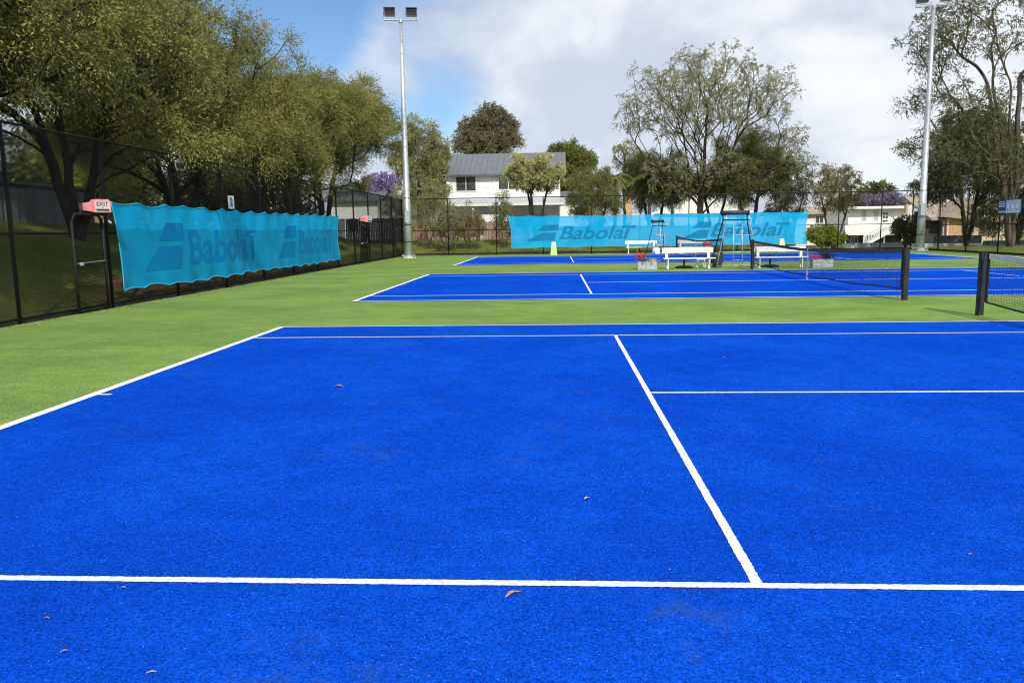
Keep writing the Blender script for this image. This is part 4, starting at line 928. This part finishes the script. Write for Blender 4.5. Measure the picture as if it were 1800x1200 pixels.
for k, y in enumerate((0.08, -0.30, -0.68)):
    fig = MB().tube([(-0.0155, y, 0.44), (-0.0155, y, 0.50)], 0.035, 8); fig.add([(-0.015, y-0.11, 0.05), (-0.015, y+0.11, 0.05), (-0.015, y+0.08, 0.42), (-0.015, y-0.08, 0.42)], [(0, 1, 2, 3)])
    fig.build('figure', M['sign_white'], t); MB().add([(-0.018, y-.03, .12), (-0.018, y+.05, .12), (-0.018, y+.06, .26), (-0.018, y-.02, .24)], [(0, 1, 2, 3)]).build('figure_bag', M['navy'] if k != 1 else M['pink'], t)
for z, w_ in ((0.56, .5), (0.48, .52), (0.40, .46), (0.34, .5), (0.10, .54), (0.06, .5)):
    mb_ = MB(); y = 0.90
    while y > 0.90-w_:
        l_ = pr_.uniform(.04, .12); mb_.add([(-0.0095, y-l_, z), (-0.0095, y, z), (-0.0095, y, z+0.035), (-0.0095, y-l_, z+0.035)], [(0, 1, 2, 3)]); y -= l_+0.025
    mb_.build('text_line', M['sign_white'], t)

# ------------------------------------------------------------------ buildings
def window(parent, x0, x1, z0, z1, y, pane_m, nx=2, nz=2, fr=0.06, depth=0.05, mat_f='white'):
    f = MB()
    f.box(x0-fr, x1+fr, y-depth, y-0.002, z1, z1+fr); f.box(x0-fr, x1+fr, y-depth, y-0.002, z0-fr, z0); f.box(x0-fr, x0, y-depth, y-0.002, z0, z1); f.box(x1, x1+fr, y-depth, y-0.002, z0, z1)
    for i in range(1, nx): xx = x0+(x1-x0)*i/nx; f.box(xx-fr*0.4, xx+fr*0.4, y-depth*0.8, y-0.004, z0, z1)
    w_ = f.build('window', M[mat_f], parent)
    for i in range(nx):
        for j in range(nz):
            a, b_ = x0+(x1-x0)*i/nx, x0+(x1-x0)*(i+1)/nx; c, d = z0+(z1-z0)*j/nz, z0+(z1-z0)*(j+1)/nz
            MB().box(a+0.02, b_-0.02, y-0.02, y-0.006, c+0.02, d-0.02).build('pane', pane_m, w_)
def gable_x(name, parent, x0, x1, y0, y1, ze, zr, th, material, ribs=0.0, over=0.35):
    """roof with its ridge along x"""
    ym = (y0+y1)/2; s = (zr-ze)/(ym-y0)
    poly = [(y0-over, ze-over*s), (ym, zr), (y1+over, ze-over*s), (y1+over, ze-over*s+th), (ym, zr+th), (y0-over, ze-over*s+th)]
    r_ = MB().prism(poly, 0, x0-over, x1+over).build(name, material, parent)
    if ribs:
        rb = MB(); x = x0-over+0.05
        while x < x1+over:
            rb.add([(x-.02, y0-over, ze-over*s+th), (x+.02, y0-over, ze-over*s+th), (x+.02, ym, zr+th), (x-.02, ym, zr+th), (x-.02, y0-over, ze-over*s+th+.05), (x+.02, y0-over, ze-over*s+th+.05), (x+.02, ym, zr+th+.05), (x-.02, ym, zr+th+.05)],
                   [(4, 5, 6, 7), (0, 1, 5, 4), (1, 2, 6, 5), (2, 3, 7, 6), (3, 0, 4, 7)]); x += ribs
        rb.build('roof_ribs', material, r_)['kind'] = 'stuff'
        gt = MB().box(x0-over, x1+over, y0-over-0.10, y0-over-0.004, ze-over*s-0.02, ze-over*s+0.12); gt.build('gutter', M['grey_roof'], r_)
    return r_
# white two-storey house
HY = 58.0
hx0, hx1 = gx(789, HY), gx(985, HY); ze = gz(830, 304, HY); zb = tz(-10, 56)-0.5
h1 = thing('house', 'white two-storey house with a long grey metal roof behind the flowering tree', 'house', (0, HY, 0))
zfl = gz(850, 352, HY); zr = gz(880, 272, HY+4)
MB().box(hx0, hx1, 0, 8, zb, ze).build('wall', M['white_wall'], h1)
cl = MB()
z = zfl+0.25
while z < ze-0.1:
    cl.add([(hx0, -0.004, z), (hx1, -0.004, z), (hx1, -0.03, z), (hx0, -0.03, z), (hx0, -0.004, z+0.17), (hx1, -0.004, z+0.17)], [(0, 1, 2, 3), (3, 2, 5, 4)]); z += 0.19
cl.build('weatherboards', M['white_wall'], h1)['kind'] = 'stuff'
gable_x('roof', h1, hx0, hx1, 0, 8, ze, zr, 0.1, M['grey_roof'], 0.45, 0.5)
for (ua, ub_, va, vb) in ((804, 838, 311, 336), (878, 912, 311, 333)):
    window(h1, gx(ua, HY), gx(ub_, HY), gz(ua, vb, HY), gz(ua, va, HY), -0.03, M['glass'], 2, 2)
MB().box(hx0-0.10, hx0+0.14, -0.10, 0.0, zb, ze-0.02).build('corner_board', M['white'], h1)
window(h1, gx(944, HY), gx(966, HY), gz(955, 333, HY), gz(955, 312, HY), -0.03, M['glass'], 2, 2)
for u in (870, 921): MB().tube([(gx(u, HY), -0.07, zfl-0.4), (gx(u, HY), -0.07, ze-0.05)], 0.045, 6).build('downpipe', M['white'], h1)
# lower verandah
vz = gz(850, 353, HY-2.2)
MB().prism([(-2.6, vz-0.35), (-0.04, vz+0.15), (-0.04, vz+0.23), (-2.6, vz-0.27)], 0, hx0-0.3, hx1+0.4).build('verandah_roof', M['colorbond'], h1)
MB().box(hx0-0.3, hx1+0.4, -2.7, -2.603, vz-0.42, vz-0.24).build('verandah_fascia', M['white'], h1)
for k in range(5):
    x = hx0+(hx1-hx0)*k/4; MB().box(x-0.06, x+0.06, -2.55, -2.43, zb, vz-0.33).build('verandah_post', M['white'], h1)
dk = MB().box(hx0, hx1, -2.5, -0.04, zb, 0.85); dk.build('deck', M['colorbond'], h1)
for z in (1.05, 1.35, 1.65): MB().box(hx0, gx(880, HY), -2.56, -2.52, z, z+0.07).build('deck_rail', M['white'], h1)
MB().box(gx(852, HY), gx(900, HY), -2.62, -2.57, 0.8, gz(870, 377, HY-2.6)).build('screen_panel', M['white'], h1)
window(h1, gx(815, HY), gx(845, HY), 1.3, 2.7, -0.03, M['glass'], 2, 1)
window(h1, gx(905, HY), gx(960, HY), 1.3, 2.7, -0.03, M['glass'], 3, 1)
MB().box(gx(858, HY), gx(876, HY), -0.05, -0.004, 0.86, 2.8).build('door', M['sign_white'], h1)
# side annex
h2 = thing('annex', 'low grey-roofed annex beside the white two-storey house behind the light pole', 'outbuilding', (0, HY-1.5, 0))
ax0, ax1 = gx(716, HY), gx(786, HY); az = gz(750, 354, HY)
MB().box(ax0, ax1, 0, 7, -0.3, az).build('wall', M['white_wall'], h2)
gable_x('roof', h2, ax0, ax1-0.2, 0, 7, az, gz(750, 330, HY+3), 0.1, M['grey_roof'], 0.45, 0.4)
window(h2, gx(744, HY), gx(758, HY), gz(750, 385, HY), gz(750, 367, HY), -0.01, M['pale_glass'], 2, 1)
# white low building behind the middle of the screen
h3 = thing('house', 'low white building with a pale roof behind the tall gum trunk', 'house', (0, 80, 0))
cx0, cx1 = gx(1062, 80), gx(1330, 80); cz = gz(1200, 375, 80)
MB().box(cx0, cx1, 0, 7, -0.8, cz).build('wall', M['white_wall'], h3)
xm = gx(1235, 80); MB().prism([(gx(1150, 80), cz), (gx(1335, 80), cz-0.2), (xm+0.4, gz(1235, 343, 80)), (xm-0.6, gz(1235, 343, 80))], 1, -0.4, 7).build('roof', M['white_wall'], h3)
MB().box(gx(1098, 80), gx(1110, 80), -0.7, -0.3, cz-1, gz(1100, 344, 80)).build('chimney', M['tan_wall'], h3)
window(h3, gx(1080, 80), gx(1100, 80), 0.8, 1.9, -0.01, M['glass'], 2, 1); window(h3, gx(1290, 80), gx(1312, 80), 0.8, 1.9, -0.01, M['glass'], 2, 1)
h3b = thing('house', 'white building wall glimpsed between the flowering tree and the she-oaks', 'house', (0, 62, 0))
MB().box(gx(985, 62), gx(1058, 62), 0, 6, -0.5, gz(1020, 352, 62)).build('wall', M['white_wall'], h3b)
gable_x('roof', h3b, gx(985, 62), gx(1055, 62), 0, 6, gz(1020, 352, 62), gz(1020, 338, 65), 0.1, M['grey_roof'], 0.5, 0.3)
window(h3b, gx(1010, 62), gx(1028, 62), gz(1020, 378, 62), gz(1020, 364, 62), -0.01, M['glass'], 2, 1)
h3c = thing('house', 'white wall with a dark window seen past the end of the far screen', 'house', (0, 66, 0))
MB().box(gx(1372, 66), gx(1452, 66), 0, 6, -0.8, gz(1400, 376, 66)).build('wall', M['white_wall'], h3c)
gable_x('roof', h3c, gx(1372, 66), gx(1452, 66), 0, 6, gz(1400, 376, 66), gz(1400, 366, 69), 0.1, M['beige_roof'], 0, 0.4)
window(h3c, gx(1433, 66), gx(1446, 66), gz(1440, 392, 66), gz(1440, 380, 66), -0.01, M['glass'], 2, 1)

# flat-roofed white house with the outside stairs
Y4 = 84.0; h4 = thing('house', 'white flat-roofed house with an outside staircase', 'house', (0, Y4, 0))
X4 = lambda u: gx(u, Y4); Z4 = lambda v, u=1530: gz(u, v, Y4)
MB().box(X4(1490), X4(1590), 0, 7, Z4(412), Z4(366)).build('upper_wall', M['white_wall'], h4)
MB().box(X4(1480), X4(1590), -0.9, 0.0, Z4(413), Z4(395)).build('balcony_front', M['white_wall'], h4)
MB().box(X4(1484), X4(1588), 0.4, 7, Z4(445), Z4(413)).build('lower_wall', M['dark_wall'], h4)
MB().prism([(-0.9, Z4(367)), (7.4, Z4(366)), (7.4, Z4(363)), (-0.9, Z4(364))], 0, X4(1484), X4(1593)).build('roof', M['grey_roof'], h4)
MB().box(X4(1483), X4(1594), -1.0, -0.903, Z4(367.5), Z4(363)).build('fascia', M['white'], h4)
for ua in (1513, 1534): window(h4, X4(ua), X4(ua+8), Z4(388), Z4(371), -0.01, M['pale_glass'], 1, 1)
d_ = MB().box(X4(1548), X4(1562), -0.04, -0.004, Z4(398), Z4(371)).build('door', M['white'], h4)
for i in range(2):
    for j in range(3): MB().box(X4(1550+i*5), X4(1554+i*5), -0.055, -0.042, Z4(391-j*6.5), Z4(387-j*6.5)).build('pane', M['glass'], d_)
for u in (1480, 1513, 1548, 1589): MB().box(X4(u), X4(u)+0.15, -0.9, -0.75, Z4(445), Z4(413)).build('post', M['white'], h4)
window(h4, X4(1499), X4(1510), Z4(427), Z4(416), 0.395, M['glass'], 2, 1)
st = MB(); n = 14; xa, xb = X4(1506), X4(1557); za, zb2 = Z4(431), Z4(399)
for k in range(n): x = xa+(xb-xa)*k/n; st.box(x, x+(xb-xa)/n, -2.0, -1.05, za+(zb2-za)*k/n-0.12, za+(zb2-za)*(k+1)/n)
so_ = st.build('staircase', M['white'], h4)
MB().add([(xa-.3, -2.06, za-0.35), (xb, -2.06, zb2-0.5), (xb, -2.06, zb2+0.1), (xa-.3, -2.06, za+0.1), (xa-.3, -2.02, za-0.35), (xb, -2.02, zb2-0.5), (xb, -2.02, zb2+0.1), (xa-.3, -2.02, za+0.1)],
         [(0, 1, 2, 3), (7, 6, 5, 4), (0, 4, 5, 1), (1, 5, 6, 2), (2, 6, 7, 3), (3, 7, 4, 0)]).build('stringer', M['white'], so_)
bl = MB()
for k in range(20): f = k/19; x = xa+(xb-xa)*f; z = za+(zb2-za)*f; bl.box(x-.035, x+.035, -2.06, -2.0, z+0.1, z+0.95)
bl.build('balusters', M['white'], so_); MB().tube([(xa, -2.03, za+0.98), (xb, -2.03, zb2+0.98)], 0.06, 6).build('handrail', M['white'], so_)

# tan house
Y5 = 66.0; h5 = thing('house', 'tan house with a beige tiled roof and dark carport behind the right light pole', 'house', (0, Y5, 0))
X5 = lambda u: gx(u, Y5); Z5 = lambda v, u=1680: gz(u, v, Y5)
MB().box(X5(1663), X5(1720), 0, 8, Z5(440), Z5(376)).build('front_wall', M['tan_wall'], h5)
MB().prism([(X5(1650), Z5(381)), (X5(1768), Z5(394)), (X5(1768), Z5(390)), (X5(1735), Z5(350)), (X5(1700), Z5(348))], 1, -0.6, 3).build('gable_roof', M['beige_roof'], h5)
MB().box(X5(1720)+0.003, X5(1790), 0.8, 8, Z5(440), Z5(392)).build('side_wall', M['cream_wall'], h5)
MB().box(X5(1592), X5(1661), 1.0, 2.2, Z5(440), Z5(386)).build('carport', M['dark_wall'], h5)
MB().prism([(0.2, Z5(388, 1620)), (6, Z5(352, 1620)+0.4), (6, Z5(352, 1620)+0.55), (0.2, Z5(388, 1620)+0.15)], 0, gx(1594, Y5+5), X5(1692)).build('tiled_roof', M['beige_roof'], h5)
for u in (1587, 1660): MB().box(X5(u), X5(u)+0.14, 0.3, 0.44, Z5(440), Z5(388)).build('post', M['white'], h5)
MB().box(X5(1616), X5(1620), 3.0, 3.4, Z5(372), Z5(356)).build('chimney', M['tan_wall'], h5)
MB().box(X5(1690), X5(1718), -0.06, -0.003, Z5(416), Z5(384)).build('window_surround', M['cream_wall'], h5)
window(h5, X5(1695), X5(1710), Z5(409), Z5(388), -0.065, M['glass'], 1, 1, 0.08)
window(h5, X5(1742), X5(1758), Z5(406), Z5(396), 0.795, M['glass'], 2, 1, 0.06)
MB().box(X5(1664), X5(1666), -0.08, -0.003, Z5(440), Z5(383)).build('downpipe', M['white'], h5)

# fences of the yards
def sheet_fence(label, x0, y0, x1, y1, zb, zt, material, step=0.2, name='sheet_fence', rails=False, planks=False):
    t = thing(name, label, 'fence', (x0, y0, 0)); L = math.hypot(x1-x0, y1-y0); a = math.atan2(y1-y0, x1-x0); t.rotation_euler = (0, 0, a)
    n = int(L/step); r = random.Random(int(abs(x0*10)))
    f = MB()
    if planks:
        for k in range(n):
            dz = r.uniform(-.05, .05); f.box(k*step+0.008, (k+1)*step-0.008, -0.012+r.uniform(-.006, .006), 0.012, zb, zt+dz)
        f.build('palings', material, t)['kind'] = 'stuff'
        for z in (zb+0.35, zt-0.3): MB().box(0, L, 0.014, 0.06, z, z+0.08).build('rail', material, t)
    else:
        V = []; F = []; xs_ = []
        for k in range(n+1): xs_ += [(k*step, 0.0), (k*step+step*0.25, -0.03), (k*step+step*0.5, -0.03), (k*step+step*0.75, 0.0)]
        for x, y in xs_: V += [(min(x, L), y, zb), (min(x, L), y, zt)]
        F = [(2*i, 2*i+2, 2*i+3, 2*i+1) for i in range(len(xs_)-1)]; f.add(V, F); f.build('sheet', material, t)
        MB().box(0, L, -0.045, 0.02, zt, zt+0.05).build('cap_rail', material, t)
        k = 0.0
        while k <= L: MB().box(k-0.03, k+0.03, -0.05, -0.031, zb, zt).build('post', material, t); k += 2.4
    return t
sheet_fence('weathered brown paling fence below the white two-storey house', gx(716, 50.5), 50.5, gx(905, 50.5), 50.5, 0.3, 2.2, M['palings'], 0.11, 'paling_fence', planks=True)
MB_ = thing('fence_post', 'pale timber post standing before the brown paling fence', 'post', (gx(846, 50.3), 50.3, 0.6)); MB().box(-0.09, 0.09, -0.09, 0.09, 0, 2.0).build('post', M['concrete'], MB_)
sheet_fence('grey paling fence running behind the back screen', gx(905, 51.5), 51.5, gx(1400, 51.5), 51.5, -0.2, 1.75, M['palings'], 0.12, 'paling_fence', planks=True)
sheet_fence('pale ribbed metal fence below the outside staircase', gx(1482, 50), 50.0, gx(1592, 50), 50.0, -0.5, gz(1530, 428, 50), M['colorbond'], 0.22)
sheet_fence('pale low metal fence behind the right light pole', gx(1593, 50), 50.02, gx(1728, 48), 48.0, -0.6, gz(1660, 429, 49), M['white'], 0.5)
sheet_fence('slate grey metal fence in front of the tan house', gx(1642, 53), 53.0, gx(1727, 53), 53.0, -0.6, gz(1680, 415, 53), M['slate_fence'], 0.22)
sheet_fence('dark green metal fence behind the lawn and eucalyptus trunk', gx(1729, 52), 52.0, gx(1900, 52), 52.0, -0.6, gz(1760, 424, 52), mat('dark_green_sheet', (0.03, 0.06, 0.055), 0.5), 0.22)
sheet_fence('black paling fence behind the far gate of the side fence', gx(608, 49), 49.0, gx(716, 49), 49.0, 0.0, gz(640, 384, 49), M['black_palings'], 0.12, 'paling_fence', planks=True)
sheet_fence('pale metal fence piece between the long screen and the black palings', gx(560, 51), 51.0, gx(607, 51), 51.0, 0.3, gz(600, 386, 51), M['colorbond'], 0.2)
# sheet-iron shed wall up the bank
sh = thing('shed', 'grey sheet iron shed standing up the bank behind the EXIT box', 'shed', (-22.6, 8.0, 0))
V = []; F = []; n = 120
for k in range(n+1): V += [(0.02*math.cos(k*PI/2), k*0.085, 1.6), (0.02*math.cos(k*PI/2), k*0.085, 3.15)]
F = [(2*i, 2*i+2, 2*i+3, 2*i+1) for i in range(n)]
MB().add(V, F).build('wall_sheet', M['corr'], sh)
MB().box(0.02, 0.09, 0, 10.2, 2.98, 3.06).build('rail', M['dark_wall'], sh); MB().box(0.02, 0.10, 0, 10.2, 1.60, 1.72).build('plinth', M['concrete'], sh)
for k in range(5): MB().box(-0.08, -0.02, k*2.5, k*2.5+0.08, 1.5, 3.1).build('post', M['dark_wall'], sh)
MB().prism([(0.0, 3.3), (-4.5, 4.9), (-4.5, 5.0), (0.25, 3.36)], 1, -0.3, 6.2).build('roof', M['corr'], sh)
MB().box(-4.4, -0.1, 6.0, 6.15, 1.6, 3.4).build('end_wall', M['corr'], sh)
# cream house behind the trees, and white house by the black palings
ch = thing('house', 'cream house with a grey roof glimpsed through the olive trees', 'house', (-33, 27.5, 0))
MB().box(-4, 2.5, -4, 5, 1.5, 4.0).build('wall', M['cream_wall'], ch); gable_x('roof', ch, -4, 2.5, -4, 5, 4.0, 5.6, 0.1, M['grey_roof'], 0.4, 0.5)
window(ch, -1.5, 0.2, 2.5, 3.6, -4.01, M['glass'], 2, 1)
f_ = MB().box(2.505, 2.54, 0.0, 1.6, 2.4, 3.6).build('window', M['white'], ch); MB().box(2.542, 2.555, 0.1, 1.5, 2.5, 3.5).build('pane', M['glass'], f_)
wh = thing('house', 'white house wall glimpsed past the end of the olive row', 'house', (gx(640, 62), 62, 0))
MB().box(-3.2, 1.3, 0, 6, 0, gz(630, 352, 62)).build('wall', M['white_wall'], wh); gable_x('roof', wh, -3.2, 1.3, 0, 6, gz(630, 352, 62), gz(630, 338, 65), 0.1, M['grey_roof'], 0.5, 0.4)
window(wh, -1.4, -0.5, 1.6, 2.7, -0.01, M['glass'], 2, 1)

# ------------------------------------------------------------------ fallen leaves on the court
def fallen_leaf(label, u, v, L, wd, ang, material, curl=0.25):
    p = ground_at(u, v, 0.009); n = 9; V = []; F = []
    for i in range(n):
        s = i/(n-1); wv = wd*math.sin(PI*min(1, s*0.93+0.05))**0.8; bend = 0.10*L*math.sin(PI*s); z = curl*wd*(1-math.cos(2*PI*s))*0.8
        for j in (-1, 0, 1): V.append((s*L-L/2, bend+j*wv/2, 0.003+z+abs(j)*curl*wd*0.6))
    for i in range(n-1):
        for j in range(2): F.append((i*3+j, (i+1)*3+j, (i+1)*3+j+1, i*3+j+1))
    V2 = [(x, y, z+0.002) for x, y, z in V]; o = len(V); F2 = F+[tuple(k+o for k in f)[::-1] for f in F]
    t = MB().add(V+V2, F2).build('fallen_leaf', material, None, True, tuple(map(float, p))); t.rotation_euler = (0, 0, ang)
    tag(t, label, 'leaf', 'fallen leaves on the blue court'); return t
fallen_leaf('curled orange-brown leaf just below the nearest white sideline', 902, 1046, 0.085, 0.018, 0.75, M['dry_leaf'])
fallen_leaf('small orange leaf lying alone on the blue court left of its middle', 595, 680, 0.10, 0.03, 0.05, M['dry_leaf'])
fallen_leaf('pale curled leaf on the blue court left of the white service line', 1032, 877, 0.04, 0.015, 0.6, M['dry_leaf_pale'])
fallen_leaf('brown sliver of leaf near the bottom corner of the court', 113, 1146, 0.028, 0.008, 0.5, M['dry_leaf'])
fallen_leaf('thin straw-coloured leaf at the very bottom of the court', 266, 1183, 0.036, 0.006, 0.3, M['dry_leaf_pale'])
fallen_leaf('dull brown leaf sliver below the sideline, left of the curled orange leaf', 82, 1087, 0.028, 0.005, -0.1, M['dry_leaf'])
fallen_leaf('pale leaf sliver touching the lower edge of the nearest sideline', 217, 1033, 0.022, 0.005, 0.0, M['dry_leaf_pale'])
fallen_leaf('tiny brown leaf on the blue court right of the white service line', 1706, 975, 0.025, 0.008, 0.4, M['dry_leaf'])

# litter blown against the foot of the side fence
r = np.random.default_rng(9); n = 900
x = XL+0.12+np.abs(r.normal(0, 0.22, n)); y = r.uniform(2, 42, n)
p = np.stack([x, y, np.full(n, 0.008)], 1); d = np.stack([r.normal(size=n), r.normal(size=n), np.abs(r.normal(0, .15, n))], 1)
M['litter'] = leaf_mat('dry_litter', (0.14, 0.085, 0.04), (0.42, 0.30, 0.15), 0.15)
tag(link('leaf_litter', leaf_mesh('leaf_litter', p, d, r.uniform(.03, .08, n), r.uniform(.01, .025, n), r), M['litter']), 'dry brown leaf litter along the foot of the side fence', 'leaf litter', kind='stuff')
n = 260; x = r.uniform(-16.5, 2, n); y = r.uniform(-6, 20, n); p = np.stack([x, y, np.full(n, 0.011)], 1); d = np.stack([r.normal(size=n), r.normal(size=n), np.abs(r.normal(0, .1, n))], 1)
tag(link('leaf_crumbs', leaf_mesh('leaf_crumbs', p, d, r.uniform(.008, .028, n), r.uniform(.002, .006, n), r), M['litter']), 'tiny straw and leaf crumbs scattered over the court turf', 'leaf litter', kind='stuff')
